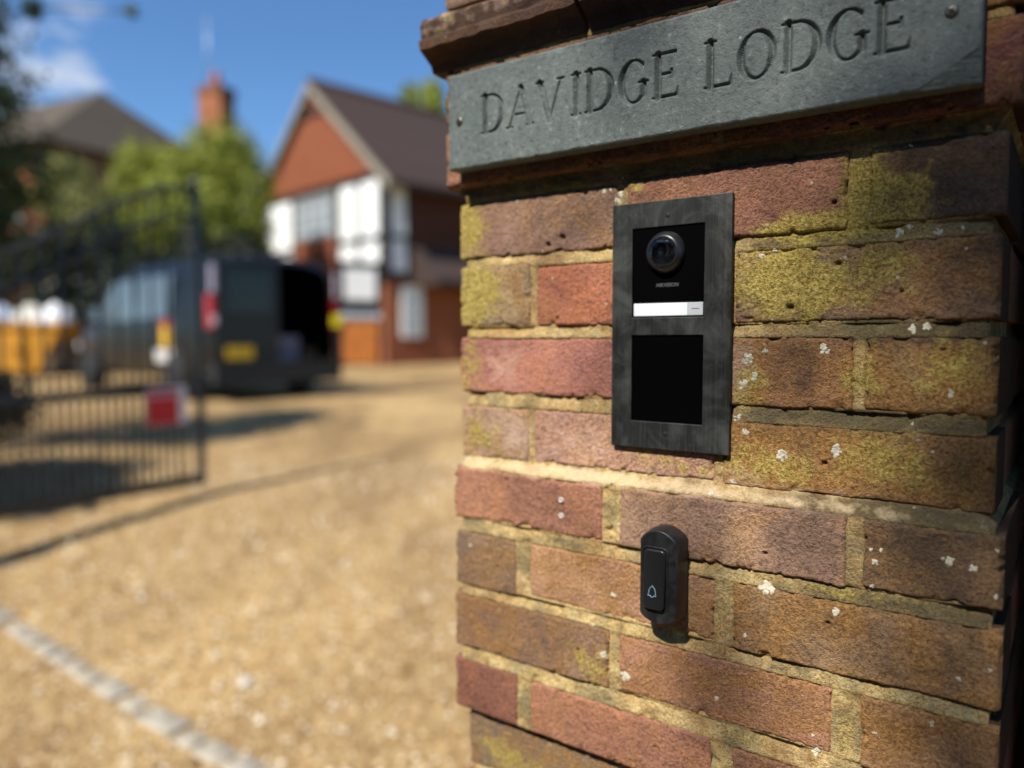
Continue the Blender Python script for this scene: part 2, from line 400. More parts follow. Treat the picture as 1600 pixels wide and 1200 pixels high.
def masonry_mat(name, mortar=False):
    t = NT(name); co = t.coord(pillar)
    n1 = t.noise(co, 22, 5, .6); n2 = t.noise(co, 70, 4, .65); n3 = t.noise(co, 400, 3, .8); n4 = t.noise(co, 9, 3, .5, .6)
    if mortar:
        base = t.ramp(n2, [(.28, lin(148, 124, 82)), (.5, lin(200, 172, 116)), (.72, lin(232, 210, 158))])
        base = t.mix(t.ramp(n1, [(.45, 0.0), (.64, .8)]), base, lin(128, 118, 90))
        base = t.mix(t.ramp(n4, [(.45, 0.0), (.7, .5)]), base, lin(150, 104, 62))
    else:
        oi = t.n('ObjectInfo')
        base = t.mix(t.ramp(n4, [(.36, 0.0), (.62, .85)]), oi.outputs['Color'], t.mix(1.0, oi.outputs['Color'], (.58, .56, .64, 1), 'MULTIPLY'))
        base = t.mix(t.ramp(n1, [(.45, 0.0), (.72, .5)]), base, t.mix(1.0, oi.outputs['Color'], (1.16, 1.08, .76, 1), 'MULTIPLY'))
        base = t.mix(t.ramp(n2, [(.3, .55), (.5, 0.0)]), base, t.mix(1.0, base, (.62, .60, .62, 1), 'MULTIPLY'))
    base = t.mix(t.ramp(n3, [(.34, .9), (.5, .0)]), base, t.mix(1.0, base, (.42, .38, .36, 1), 'MULTIPLY'))
    base = t.mix(t.ramp(n3, [(.54, 0.0), (.70, .75)]), base, t.mix(1.0, base, (1.5, 1.45, 1.35, 1), 'MULTIPLY'))
    if not mortar:
        of = t.ramp(t.math('ADD', oi.outputs['Alpha'], t.math('MULTIPLY', t.math('SUBTRACT', t.noise(co, 15, 5, .65, .8), .5), 2.4)), [(.35, 0.0), (1.0, .8)])
        base = t.mix(of, base, t.ramp(n3, [(.3, lin(96, 68, 34)), (.5, lin(158, 114, 62)), (.72, lin(196, 152, 92))]))
    n6 = t.noise(co, 13, 5, .7, .9)
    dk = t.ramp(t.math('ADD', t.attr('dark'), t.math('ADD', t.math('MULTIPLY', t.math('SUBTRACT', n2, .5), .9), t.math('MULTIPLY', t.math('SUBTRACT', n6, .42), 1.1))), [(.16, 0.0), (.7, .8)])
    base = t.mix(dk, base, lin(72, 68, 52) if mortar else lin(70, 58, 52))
    pl = t.ramp(t.math('ADD', t.attr('pale'), t.math('MULTIPLY', t.math('SUBTRACT', n2, .5), 1.3)), [(.3, 0.0), (.75, .75)])
    base = t.mix(pl, base, lin(226, 200, 160) if mortar else lin(200, 170, 152))
    mo = t.math('ADD', t.math('MULTIPLY', t.math('SUBTRACT', n2, .5), 1.1), t.math('MULTIPLY', t.math('SUBTRACT', n1, .5), .8))
    lf = t.ramp(t.math('ADD', t.attr('lichen'), mo), [(.34, 0.0), (.68, .88)])
    lc = t.ramp(n3, [(.32, lin(92, 80, 38)), (.5, lin(172, 150, 74)), (.7, lin(222, 202, 120))])
    base = t.mix(lf, base, lc)
    # scattered tiny pale lichen flecks
    v = t.n('TexVoronoi'); v.inputs['Scale'].default_value = 62; t.l(co, v.inputs['Vector'])
    sp = t.ramp(v.outputs['Distance'], [(.06, 1.0), (.10, 0.0)])
    sel = t.ramp(v.outputs['Color'], [(.80, 0.0), (.83, .8)])
    base = t.mix(t.math('MULTIPLY', sp, sel), base, lin(206, 200, 180))
    h = t.math('ADD', n3, t.math('MULTIPLY', n2, .8))
    t.bump(h, 1.0, .0034)
    return t.set(base, .92, 0, .18)
MBRICK = masonry_mat('weathered_brick'); MMORT = masonry_mat('lime_mortar', True)

for b in BR:
    st = 1.3; ex = .8
    nx = int((b['s1'] - b['s0'] + 2 * ex) / st); nz_ = int((b['z1'] - b['z0'] + 2 * ex) / st)
    S, Z = np.meshgrid(np.linspace(b['s0'] - ex, b['s1'] + ex, nx), np.linspace(b['z0'] - ex, b['z1'] + ex, nz_))
    H = brick_h(b, S, Z)
    cs, cz = (b['s0'] + b['s1']) / 2, (b['z0'] + b['z1']) / 2
    V = np.stack([(S - cs) / 1000, -H / 1000, (Z - cz) / 1000], -1)
    dep = (b['side'] or 92) / 1000 - .004
    me = grid_mesh('brick', V, True, dep)
    ring = 2 * (nx + nz_) - 4
    idx = np.arange(nx * nz_).reshape(nz_, nx)
    rg = np.concatenate([idx[0, :], idx[1:, -1], idx[-1, -2::-1], idx[-2:0:-1, 0]])
    s_, z_ = np.concatenate([S.ravel(), S.ravel()[rg], S.ravel()[rg]]), np.concatenate([Z.ravel(), Z.ravel()[rg], Z.ravel()[rg]])
    put_attr(me, 'lichen', cover(LICH, s_, z_)); put_attr(me, 'pale', cover(PALE, s_, z_)); dk_ = cover(DARK, s_, z_); dk_[nx * nz_:] = .9 if b['s1'] > 500 else .2; put_attr(me, 'dark', dk_)  # right flank's shade is put into the dark value of its skirts
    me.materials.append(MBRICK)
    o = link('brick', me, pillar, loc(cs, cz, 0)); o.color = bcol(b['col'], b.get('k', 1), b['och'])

# mortar: relief sheet over the front, closed by a core block
st = 1.7
zz = np.arange(-500, 303, st)
L0 = np.interp(zz, [-500, -430, -424, -140, -130, 155, 168, 312], [12, 12, 2, 2, 3, 3, -8, -8]) + 3.5
R0 = np.interp(zz, [-500, -430, -424, -140, -130, 155, 168, 312], [512, 512, 524, 524, 515, 515, 524, 524]) - 3.5
tt = np.linspace(0, 1, int(517 / st))
S = L0[:, None] + (R0 - L0)[:, None] * tt[None]; Z = np.repeat(zz[:, None], len(tt), 1)
H = mortar_h(S, Z)
for b in BR:
    ins = np.minimum(np.minimum(S - b['s0'], b['s1'] - S), np.minimum(Z - b['z0'], b['z1'] - Z))
    H = H - 7 * sstep(-.3, 4.5, ins)
edge = np.minimum(S - L0[:, None], R0[:, None] - S) + 2 * (vn(Z / 8, S / 8, 431) - .5)
H = H - np.maximum(0, 5 - edge) * .6
V = np.stack([S / 1000 - HALF, -HALF - H / 1000, Z / 1000 + EYE], -1)
me = grid_mesh('mortar', V, True, HALF * .2)
rgn = (len(me.vertices) - S.size); sz = np.concatenate([S.ravel(), np.zeros(rgn)]); zq = np.concatenate([Z.ravel(), np.zeros(rgn)])
put_attr(me, 'lichen', cover(LICH, sz, zq) * .85); put_attr(me, 'pale', cover(PALE, sz, zq) * .9); put_attr(me, 'dark', cover(DARK, sz, zq))
me.materials.append(MMORT); link('mortar', me, pillar)
MB().box(-HALF + .014, HALF - .014, -HALF + .02, HALF - .014, -.1, EYE + .42).build('mortar_core', MMORT, pillar)

# plain bricks: the sides, and the courses below the picture
def plain_brick(x0, x1, y0, y1, z0, z1, key, cache={}):
    d = (round(x1 - x0, 3), round(y1 - y0, 3), round(z1 - z0, 3))
    if d not in cache:
        m = MB().bevbox(-d[0] / 2, d[0] / 2, -d[1] / 2, d[1] / 2, -d[2] / 2, d[2] / 2, .005).mesh('brick'); m.materials.append(MBRICK); cache[d] = m
    o = link('brick', cache[d], pillar, ((x0 + x1) / 2, (y0 + y1) / 2, (z0 + z1) / 2))
    c = random.choice([(160, 92, 72), (146, 90, 74), (172, 104, 78), (132, 92, 80), (150, 80, 64)]); o.color = bcol(c)
courses = [(b['z0'] / 1000, b['z1'] / 1000, b['e0'] / 1000, b['side'] > 150) for b in BR if b['s0'] < 20]
z = -.504; k = 0
while z > -1.38:
    z0 = z - .060; hd = k % 2 == 0; k += 1
    sp = [(0, .092), (.102, .307), (.317, .517)] if hd else [(0, .205), (.215, .415), (.425, .517)]
    for (a0, a1) in sp: plain_brick(a0 - HALF, a1 - HALF, -HALF + .002, -HALF + .10, EYE + z0, EYE + z, 0)
    courses.append((z0, z, 0, hd)); z -= .0725
for (z0, z1, e, hd) in courses:
    for sgn in (-1, 1):
        yy = (.215, .425) if (hd == (sgn < 0)) else (.105, .307)
        segs = [(.212, .400), (.410, .512)] if (hd == (sgn < 0)) else [(.102, .302), (.312, .512)]
        if z1 < -.5: segs = [(.112, .302), (.312, .512)]
        for (y0, y1) in segs:
            xo = HALF + e
            x0, x1 = (-xo, -xo + .1) if sgn < 0 else (xo - .1, xo)
            plain_brick(x0, x1, -HALF + y0, -HALF + y1, EYE + z0, EYE + z1, 0)

# moulded cornice bricks, set-back course and stone cap
def cornice_piece(x0, x1, depth_axis, sgn, col):
    prof = [(0, .296), (.012, .297), (.016, .305), (.026, .312), (.0335, .317), (.0345, .325), (.031, .329), (.033, .336), (.034, .344), (.028, .3505), (.006, .354), (-.08, .354), (-.08, .296)]
    m = MB(); n = 26
    m2 = []
    for kx in range(n + 1):
        x = x0 + (x1 - x0) * kx / n
        for j, (e, zq) in enumerate(prof):
            jit = .0026 * (float(vn(np.array(x * 70.), np.array(j * 1.7 + x0 * 9), 51)) - .5)
            m2.append((x, -HALF - e - jit * (j not in (11, 12)), zq + EYE + jit * .8))
    P = len(prof); fs = []
    for kx in range(n):
        for j in range(P): fs.append((kx * P + j, kx * P + (j + 1) % P, (kx + 1) * P + (j + 1) % P, (kx + 1) * P + j))
    fs += [tuple(range(P)), tuple(range(n * P, n * P + P))[::-1]]
    if depth_axis == 'y': m2 = [(sgn * -v[1], v[0], v[2]) for v in m2]
    m.add(m2, fs); me = m.mesh('cornice_brick')
    s_ = np.array([(v.co.x + HALF) * 1000 for v in me.vertices]); z_ = np.array([(v.co.z - EYE) * 1000 for v in me.vertices])
    put_attr(me, 'dark', np.clip(.5 + .35 * (z_ > 326), 0, 1)); put_attr(me, 'lichen', .25 * (z_ > 326)); put_attr(me, 'pale', .38 * (z_ > 335))
    me.materials.append(MBRICK); o = link('cornice_brick', me, pillar); o.color = bcol(col, .55)
xs = [(-.029, .170), (.175, .385), (.390, .546)]
for (a0, a1), c in zip(xs, [(150, 84, 64), (132, 74, 60), (136, 76, 62)]): cornice_piece(a0 - HALF, a1 - HALF, 'x', 1, c)
for sgn in (-1, 1):
    for (a0, a1) in ((-.17, .03), (.036, .26)): cornice_piece(a0, a1, 'y', sgn, (140, 80, 64))
for (a0, a1) in ((-.012, .19), (.2, .41), (.42, .529)):
    plain_brick(a0 - HALF, a1 - HALF, -HALF - .012, -HALF + .09, EYE + .362, EYE + .424, 0)
MB().bevbox(-HALF - .045, HALF + .045, -HALF - .045, HALF + .045, EYE + .432, EYE + .49, .008).build('cap_stone', simple('cap_stone', lin(150, 142, 124), .9, var=.3, scale=12, bump=.002), pillar)

# white lichen rosettes growing on brick and mortar
SPOTS = [(362, -100, 6.5), (407, -93, 7), (395, -8, 5.5), (460, 8, 4.6), (470, 9, 4.4), (448, 84, 4.6), (476, 82, 3.8), (456, 88, 2.6), (492, 84, 2),
         (487, -42, 3.8), (462, -66, 2.2), (467, -79, 2.2), (354, -215, 8), (411, -226, 5), (491, -168, 5), (507, -171, 3.6), (440, -178, 3.4), (437, -169, 2.4),
         (444, -168, 2), (438, -198, 2.5), (523, -190, 2.4), (522, -155, 2), (203, -252, 4), (310, -327, 3.4), (500, -258, 2.6), (484, -298, 2.8), (443, -318, 2.4),
         (397, -349, 5), (217, -331, 6.5), (192, -315, 4.5), (395, -335, 2), (336, -262, 2.4), (202, 141, 4.4), (184, 146, 3.4), (199, 134, 4), (208, 127, 3.2),
         (330, -18, 6.5), (337, -33, 5), (326, -40, 6), (322, -70, 4.5), (345, -10, 3), (20, -232, 2.6), (180, -288, 2.5), (192, 146, 2.2), (341, 72, 3.5), (352, 76, 2.8),
         (330, -82, 4), (318, -128, 3), (300, -139, 3), (520, -246, 2), (455, 150, 2), (427, 100, 2), (300, -80, 2)]
P = []; F = []
for (s0, z0, r) in SPOTS:
    for q in range(max(4, int(r * 4))):
        a = random.random() * 6.28; rad = r * random.uniform(0, .72) if q else 0
        cs, cz = s0 + rad * math.cos(a), z0 + rad * math.sin(a); rr = r * random.uniform(.12, .27) + .35
        K = 9; ss = [cs]; zs = [cz]
        for f_ in (.55, 1.0):
            for k in range(K):
                an = 6.28318 * k / K + f_; q2 = rr * f_ * random.uniform(.72, 1.25); ss.append(cs + q2 * math.cos(an)); zs.append(cz + q2 * math.sin(an))
        sa, za = np.array(ss), np.array(zs); hh = surf(sa, za); base = len(P)
        hh = np.maximum(hh, np.median(hh) - .5)
        hh[0] += .5; hh[1:K + 1] += .42; hh[K + 1:] -= .1
        for x_, z_, h_ in zip(ss, zs, hh): P.append(tuple(loc(x_, z_, h_)))
        for k in range(K):
            k2 = (k + 1) % K; F.append((base, base + 1 + k, base + 1 + k2)); F.append((base + 1 + k, base + 1 + K + k, base + 1 + K + k2, base + 1 + k2))
me = bpy.data.meshes.new('lichen'); me.from_pydata(P, [], F); me.update()
me.materials.append(simple('pale_lichen', lin(196, 190, 170), .95, var=.22, scale=160, bump=.0006, bscale=900))
link('lichen', me, pillar, kind='stuff')

# two wall plugs left in the brick beside the bell
MPLUG = simple('grey_plug', lin(196, 194, 188), .5, var=.05)
for nm, (s0, z0) in (('upper', (142.5, -165)), ('lower', (142.5, -181.5))):
    h = float(surf(np.array([s0]), np.array([z0]))[0])
    m = MB(); m.lathe([(.0028, .006), (.0028, -.0012), (.0014, -.0012), (.0013, .005)], 'y', 14)
    o = m.build('wall_plug', MPLUG, None, pillar.matrix_basis @ loc(s0, z0, h + .1), PRZ)
    tag(o, nm + ' of two tiny pale wall plugs in the brick left of the doorbell', 'wall plug', 'wall plugs in the brick')

# ------------------------------------------------------------------ slate name plaque with cut lettering
PX0, PX1, PZ0, PZ1, PE, PT = 10.5, 503.5, 181.4, 281.0, 32.0, 18.5
plaque = empty('name_plaque', pillar.matrix_basis @ loc(257, 181.4, PE), PRZ, label='grey slate name plaque with cut lettering fixed across the pillar', cat='plaque')
st = .62
S, Z = np.meshgrid(np.linspace(PX0, PX1, int((PX1 - PX0) / st)), np.linspace(PZ0, PZ1, int((PZ1 - PZ0) / st)))
D = np.zeros_like(S)
def near(x0, x1):
    return (S > x0 - 6) & (S < x1 + 6) & (Z > 206) & (Z < 260)
def cut(mask, dist, w, slope=1.5):
    v = np.clip((w / 2 * 1.62 - dist) * slope, 0, 5.2); D[mask] = np.maximum(D[mask], v)
def line(x0, y0, x1, y1, w0, w1=None):
    w1 = w0 if w1 is None else w1; m = near(min(x0, x1), max(x0, x1)); s, z = S[m], Z[m]
    dx, dy = x1 - x0, y1 - y0; t = np.clip(((s - x0) * dx + (z - y0) * dy) / (dx * dx + dy * dy), 0, 1)
    cut(m, np.hypot(s - x0 - t * dx, z - y0 - t * dy), w0 + (w1 - w0) * t)
def arc(cx, cy, rx, ry, a0, a1, wthin, wthick, ax=0.0):
    m = near(cx - rx, cx + rx); s, z = S[m], Z[m]; best = np.full(s.shape, 9e9); wid = np.zeros(s.shape)
    for a in np.radians(np.linspace(a0, a1, 60)):
        d = np.hypot(s - cx - rx * math.cos(a), z - cy - ry * math.sin(a)); wa = wthin + (wthick - wthin) * abs(math.cos(a - ax)) ** 1.5
        u = d < best; best = np.where(u, d, best); wid = np.where(u, wa, wid)
    cut(m, best, wid)
ZB, ZT = 214.2, 251.6
def serif(x, z, w=9.5): line(x - w / 2, z, x + w / 2, z, 1.9)
def stem(x): line(x, ZB, x, ZT, 4.7); serif(x, ZB); serif(x, ZT)
def let_D(x, r):
    stem(x); h = ZT - ZB; rx = r - x - 7
    line(x, ZT, x + 8, ZT, 2.1); line(x, ZB, x + 8, ZB, 2.1); arc(x + 7, ZB + h / 2, rx, h / 2, -90, 90, 2.1, 5.0)
def let_E(x, r):
    stem(x); line(x, ZT, r - 2.5, ZT, 2.4); line(x, (ZB + ZT) / 2 + 1, r - 6, (ZB + ZT) / 2 + 1, 2.2); line(x, ZB, r - 1, ZB, 2.4)
    line(r - 2.5, ZT, r - 2.5, ZT - 4.5, 2.6, 1); line(r - 6, ZT - 15, r - 6, ZB + 16, 2.2, 2.2); line(r - 1, ZB, r + .5, ZB + 7, 3.0, 1)
def let_G(x0, x1):
    cx = (x0 + x1) / 2 + 1; rx = (x1 - x0) / 2; cy = (ZB + ZT) / 2
    arc(cx, cy, rx - 1.5, (ZT - ZB) / 2, 48, 318, 2.0, 5.0); line(x1 - 3.2, ZB + 6, x1 - 3.2, cy - 2, 4.6); serif(x1 - 3.2, cy - 1.5, 9); line(x1 - 4, ZT - 4, x1 - 3.4, ZT - 9, 2.6, 1)
let_D(60.5, 82)
line(106, ZT + .5, 92, ZB, 2.2); line(106, ZT + .5, 117, ZB, 4.4); line(96.5, 226, 113, 226, 2.0); serif(92, ZB, 7); serif(117.5, ZB, 8)
line(129, ZT, 141, ZB - .5, 4.4); line(153.5, ZT, 141, ZB - .5, 2.2); serif(129, ZT, 8); serif(153.5, ZT, 7)
stem(171); let_D(186, 208.5); let_G(217, 245); let_E(256, 275)
stem(304.5); line(304.5, ZB, 322, ZB, 2.4); line(322, ZB, 323.5, ZB + 7.5, 3.0, 1)
arc(344, (ZB + ZT) / 2, 13, (ZT - ZB) / 2, 0, 360, 2.1, 5.0, .25)
let_D(369.5, 392); let_G(399.5, 428); let_E(438.5, 457.5)
# spalled lower right corner, bevelled arris, flake-rough face
k = (S - 455) / 48.5 + (PZ0 + 29 - Z) / 29 * 1.0
tri = (S - 462) / 42 - (Z - PZ0) / 24
ch = np.where(tri > 0, .5 + 5.0 * tri + 1.6 * (fbm(S / 14 + Z / 5, Z / 3, 3, 88) - .5), 0)
ed = np.minimum(np.minimum(S - PX0, PX1 - S), np.minimum(Z - PZ0, PZ1 - Z)) + .8 * (vn(S / 7, Z / 7, 91) - .5)
ar = np.maximum(0, 1.5 - ed) * .8
face_n = .35 * (fbm(S / 22, Z / 14, 3, 93) - .5) + .22 * (fbm(S / 3, Z / 3, 2, 95) - .5)
H = PE - np.maximum(np.maximum(D, ch), ar) + face_n - .8 * np.maximum(0, vn(S / 2.6, Z / 2.6, 97) - .93) * 5
V = np.stack([(S - 257) / 1000, (PE - H) / 1000, (Z - 181.4) / 1000], -1)
me = grid_mesh('slab', V, True, PT / 1000)
t = NT('slate'); co = t.coord(plaque)
n1 = t.noise(co, 16, 5, .65); n2 = t.noise(co, 150, 4, .75); n3 = t.noise(co, 520, 2, .6)
c = t.ramp(n1, [(.3, lin(78, 86, 84)), (.55, lin(92, 100, 97)), (.8, lin(110, 116, 110))])
c = t.mix(t.ramp(n2, [(.30, .9), (.46, 0.0)]), c, lin(44, 50, 50))
c = t.mix(t.ramp(n2, [(.56, 0.0), (.72, .7)]), c, lin(140, 150, 144))
v = t.n('TexVoronoi'); v.inputs['Scale'].default_value = 95; t.l(co, v.inputs['Vector'])
c = t.mix(t.math('MULTIPLY', t.ramp(v.outputs['Distance'], [(.07, 1.0), (.16, 0.0)]), t.ramp(v.outputs['Color'], [(.86, 0.0), (.9, .6)])), c, lin(170, 176, 170))
t.bump(t.math('ADD', n2, t.math('MULTIPLY', n3, .6)), .7, .0011)
me.materials.append(t.set(c, .62, 0, .35)); link('slab', me, plaque)
MSCREW = simple('tarnished_steel', lin(96, 96, 90), .45, metal=.7, var=.3, scale=300)
for (s0, z0) in ((26.3, 231.3), (484.2, 233.2)):
    m = MB(); m.lathe([(.0046, .003), (.0046, -.0004), (.0040, -.0013), (.0022, -.0016), (.0001, -.0016)], 'y', 20)
    o = m.build('screw', MSCREW, plaque, ((s0 - 257) / 1000, 0, (z0 - 181.4) / 1000))
    m = MB()
    for an in (.6, .6 + math.pi / 2): m.box(-.0024, .0024, -.0004, .0003, -.0005, .0005, Matrix.Rotation(an, 3, 'Y'), (0, -.0016, 0))
    m.build('cross_recess', simple('dark_recess', (.012, .012, .012, 1), .9), o)

# ------------------------------------------------------------------ video intercom
IX0, IX1, IZ0, IZ1, IE = 197.5, 316.5, -104, 129, 6.0
ic = empty('intercom', pillar.matrix_basis @ loc(257, -104, 0), PRZ, label='black video intercom panel with camera, white call strip and brushed frame', cat='intercom')
def il(s, z, e=0): return ((s - 257) / 1000, -e / 1000, (z + 104) / 1000)
t = NT('brushed_gunmetal'); co = t.coord(ic, (1500, 1500, 30)); n1 = t.noise(co, 1, 4, .7)
co2 = t.coord(ic); n2 = t.noise(co2, 24, 5, .7, .5); co3 = t.coord(ic, (1, 1, .18)); n3 = t.noise(co3, 120, 4, .7)
co4 = t.coord(ic, (420, 420, 5)); n4 = t.noise(co4, 1, 3, .6)
c = t.mix(t.ramp(n1, [(.35, 0.0), (.68, 1.0)]), lin(34, 35, 34), lin(60, 62, 59))
c = t.mix(t.ramp(n4, [(.5, 0.0), (.8, .18)]), c, lin(112, 112, 106))
c = t.mix(t.ramp(n2, [(.46, 0.0), (.72, .75)]), c, lin(96, 98, 94))
c = t.mix(t.ramp(n4, [(.26, .25), (.46, 0.0)]), c, lin(18, 19, 20))
t.bump(n1, .2, .0003)
MGUN = t.set(c, t.ramp(n2, [(.3, .40), (.7, .6)]), .5, .35)
wins = [(218.6, 291.2, 20.5, 104.7), (219.2, 291.2, -78.3, 3.8)]
m = MB()
def fr(x0, x1, z0, z1, e0, e1):
    a_, b_ = il(x0, z0, e1), il(x1, z1, e0); m.bevbox(a_[0], b_[0], a_[1], b_[1], a_[2], b_[2], .0007)
def plate_with_holes(mb, X, Zs, holes, e0, e1):
    xs = X; zs = Zs; vs = {}; 
    def vid(i, j, k):
        if (i, j, k) not in vs:
            vs[(i, j, k)] = len(mb.v); mb.v.append(il(xs[i], zs[j], (e0, e1)[k]))
        return vs[(i, j, k)]
    solid = lambda i, j: 0 <= i < len(xs) - 1 and 0 <= j < len(zs) - 1 and (i, j) not in holes
    for i in range(len(xs) - 1):
        for j in range(len(zs) - 1):
            if not solid(i, j): continue
            for k in (0, 1): mb.f.append(tuple(vid(*q, k) for q in ((i, j), (i + 1, j), (i + 1, j + 1), (i, j + 1)))); mb.sm.append(False)
            for (di, dj, e) in ((-1, 0, ((i, j), (i, j + 1))), (1, 0, ((i + 1, j), (i + 1, j + 1))), (0, -1, ((i, j), (i + 1, j))), (0, 1, ((i, j + 1), (i + 1, j + 1)))):
                if not solid(i + di, j + dj):
                    (p1, p2) = e; mb.f.append((vid(*p1, 0), vid(*p2, 0), vid(*p2, 1), vid(*p1, 1))); mb.sm.append(False)
plate_with_holes(m, [IX0, 219, 291.2, IX1], [IZ0, -78.3, 3.8, 20.5, 104.7, IZ1], {(1, 1), (1, 3)}, 1.2, IE)
fo = m.build('frame', MGUN, ic)
bv = fo.modifiers.new('bevel', 'BEVEL'); bv.width = .0006; bv.segments = 2; bv.limit_method = 'ANGLE'
a_, b_ = il(IX0 + 6, IZ0 + 6, 1.4), il(IX1 - 6, IZ1 - 6, -7)
MB().box(a_[0], b_[0], a_[1], b_[1], a_[2], b_[2]).build('back_box', simple('black_plastic', (.012, .012, .013, 1), .5, var=.1), ic)
MGLOSS = NT('black_acrylic').set((.0015, .0015, .0017, 1), .3, 0, .06)
def module(name, x0, x1, z0, z1, e):
    a_, b_ = il(x0, z0, e), il(x1, z1, 1.5)
    return MB().bevbox(a_[0], b_[0], a_[1], b_[1], a_[2], b_[2], .0006).build(name, MGLOSS, ic)
cm = module('camera_module', 219.6, 290.6, 35.2, 104.1, 4.6)
module('blank_module', 219.8, 290.6, -77.7, 3.2, 4.4)
# lens dome with stepped rings
m = MB(); c0 = il(253.4, 80.5, 4.6)
m.lathe([(.0196, 0), (.0194, -.002), (.0180, -.0052), (.0158, -.0078), (.0138, -.0092), (.0132, -.0088)], 'y', 44, c0)
m.build('lens_surround', NT('satin_black').set((.012, .0125, .014, 1), .33, 0, .5), cm)
m = MB(); prof = []
for k in range(9):
    r = .0132 * (1 - k / 9); prof += [(r, -.0088 + .00055 * k), (r - .0004, -.0094 + .00055 * k)]
m.lathe(prof + [(.0006, -.0046)], 'y', 40, c0); m.build('lens_rings', NT('lens_black').set((.01, .011, .014, 1), .25, 0, .5), cm)
m = MB(); m.lathe([(.0136 * math.cos(q), -.0088 - .0042 * math.sin(q)) for q in np.linspace(0, 1.45, 9)], 'y', 40, c0)
gl = NT('lens_glass'); gl.set((.9, .92, .95, 1), .02, 0, .5); gl.b.inputs['Transmission Weight'].default_value = 1; gl.b.inputs['IOR'].default_value = 1.45
m.build('lens_glass', gl.m, cm)
# maker's word under the lens
def text_mesh(name, body, size, mat, parent, at, shear=0.0, extrude=.00012, xs=1.0):
    cu = bpy.data.curves.new(name, 'FONT'); cu.body = body; cu.size = size; cu.shear = shear; cu.extrude = extrude; cu.align_x = 'CENTER'; cu.align_y = 'CENTER'; cu.offset = size * .012
    to = bpy.data.objects.new(name, cu); COL.objects.link(to)
    me = bpy.data.meshes.new_from_object(to.evaluated_get(bpy.context.evaluated_depsgraph_get())); COL.objects.unlink(to); bpy.data.objects.remove(to)
    me.materials.clear(); me.materials.append(mat)
    o = link(name, me, parent, at); o.rotation_euler = (math.radians(90), 0, 0); o.scale = (xs, 1, 1); return o
bpy.context.view_layer.update()
text_mesh('logo', 'HIKVISION', .0047, simple('grey_print', lin(84, 86, 88), .5, var=.05), cm, il(254.6, 50.4, 4.75), .28, .00008)
a_, b_ = il(220.6, 21.9, 5.0), il(275.4, 33.8, 1.5)
btn = MB().bevbox(a_[0], b_[0], a_[1], b_[1], a_[2], b_[2], .0005).build('call_button', simple('white_plastic', lin(226, 232, 234), .3, var=.02), ic)
a_, b_ = il(275.6, 21.9, 5.0), il(290.2, 33.8, 1.5)
b2 = MB().bevbox(a_[0], b_[0], a_[1], b_[1], a_[2], b_[2], .0005).build('name_tab', simple('pale_grey_plastic', lin(186, 192, 194), .35, var=.03), ic)
a_, b_ = il(279.2, 27.6, 5.15), il(286.6, 28.4, 4.9)
MB().box(a_[0], b_[0], a_[1], b_[1], a_[2], b_[2]).build('dash_mark', simple('dash_grey', lin(110, 114, 116), .5), b2)
for zc in (114.7, -89):
    m = MB(); m.lathe([(.0022, .0015), (.0022, -.0002), (.0016, -.00035), (.0001, -.0004)], 'y', 16, il(255, zc, IE)); m.build('frame_screw', simple('screw_dark', (.01, .01, .01, 1), .6), ic)

# ------------------------------------------------------------------ wireless doorbell push
BE = 10.4
bell = empty('doorbell', pillar.matrix_basis @ loc(262, -264.5, BE), PRZ, label='small black plastic doorbell push with bell symbol below the intercom', cat='doorbell')
def bl(s, z, e): return Vector(((s - 262) / 1000, -e / 1000, (z + 264.5) / 1000))
def bell_outline(ins, hw=19.6, z0=-263, z1=-173, arch=9):
    pts = []; hw_ = hw - ins
    for k in range(17):
        u = -1 + 2 * k / 16; pts.append((262 + u * hw_, z1 - ins - arch * (u * u) - max(0, abs(u) - .9) * 14))
    for k in range(17):
        u = 1 - 2 * k / 16; pts.append((262 + u * hw_, z0 + ins + arch * .72 * (u * u) + max(0, abs(u) - .9) * 14))
    return pts
def loft(mb, rings, cap=True, smooth=True):
    n = len(rings[0]); base = len(mb.v)
    for rg_ in rings: mb.v += [tuple(p) for p in rg_]
    for i in range(len(rings) - 1):
        for k in range(n):
            k2 = (k + 1) % n; mb.f.append((base + i * n + k, base + i * n + k2, base + (i + 1) * n + k2, base + (i + 1) * n + k)); mb.sm.append(smooth)
    if cap:
        mb.f.append(tuple(base + k for k in range(n))); mb.sm.append(False)
        mb.f.append(tuple(base + (len(rings) - 1) * n + k for k in range(n))[::-1]); mb.sm.append(False)
t = NT('worn_black_plastic'); co = t.coord(bell); n1 = t.noise(co, 60, 5, .7, .3); n2 = t.noise(co, 500, 3, .6)
c = t.mix(t.ramp(n1, [(.45, 0.0), (.75, .6)]), lin(30, 30, 31), lin(70, 70, 69)); c = t.mix(t.ramp(n2, [(.70, 0.0), (.78, .5)]), c, lin(150, 148, 144))
t.bump(n2, .12, .0003); MBELL = t.set(c, t.ramp(n1, [(.3, .32), (.7, .55)]), 0, .45)
m = MB(); rings = []
for (ins, e) in ((0.4, 0), (0, 1), (0, 6), (.5, 14), (1.2, 20.5), (1.7, 22.2), (2.5, 23.0)): rings.append([bl(s, z, e) for s, z in bell_outline(ins)])
loft(m, rings, True, True); m.build('housing', MBELL, bell)
def rrect(cx, cz, hw, hh, r, n=6):
    pts = []
    for (sx, sz, a0) in ((1, 1, 0), (-1, 1, 90), (-1, -1, 180), (1, -1, 270)):
        for k in range(n + 1):
            a = math.radians(a0 + 90 * k / n); pts.append((cx + sx * (hw - r) + r * math.cos(a), cz + sz * (hh - r) + r * math.sin(a)))
    return pts
m = MB(); bx, bz = 259.5, -219.8
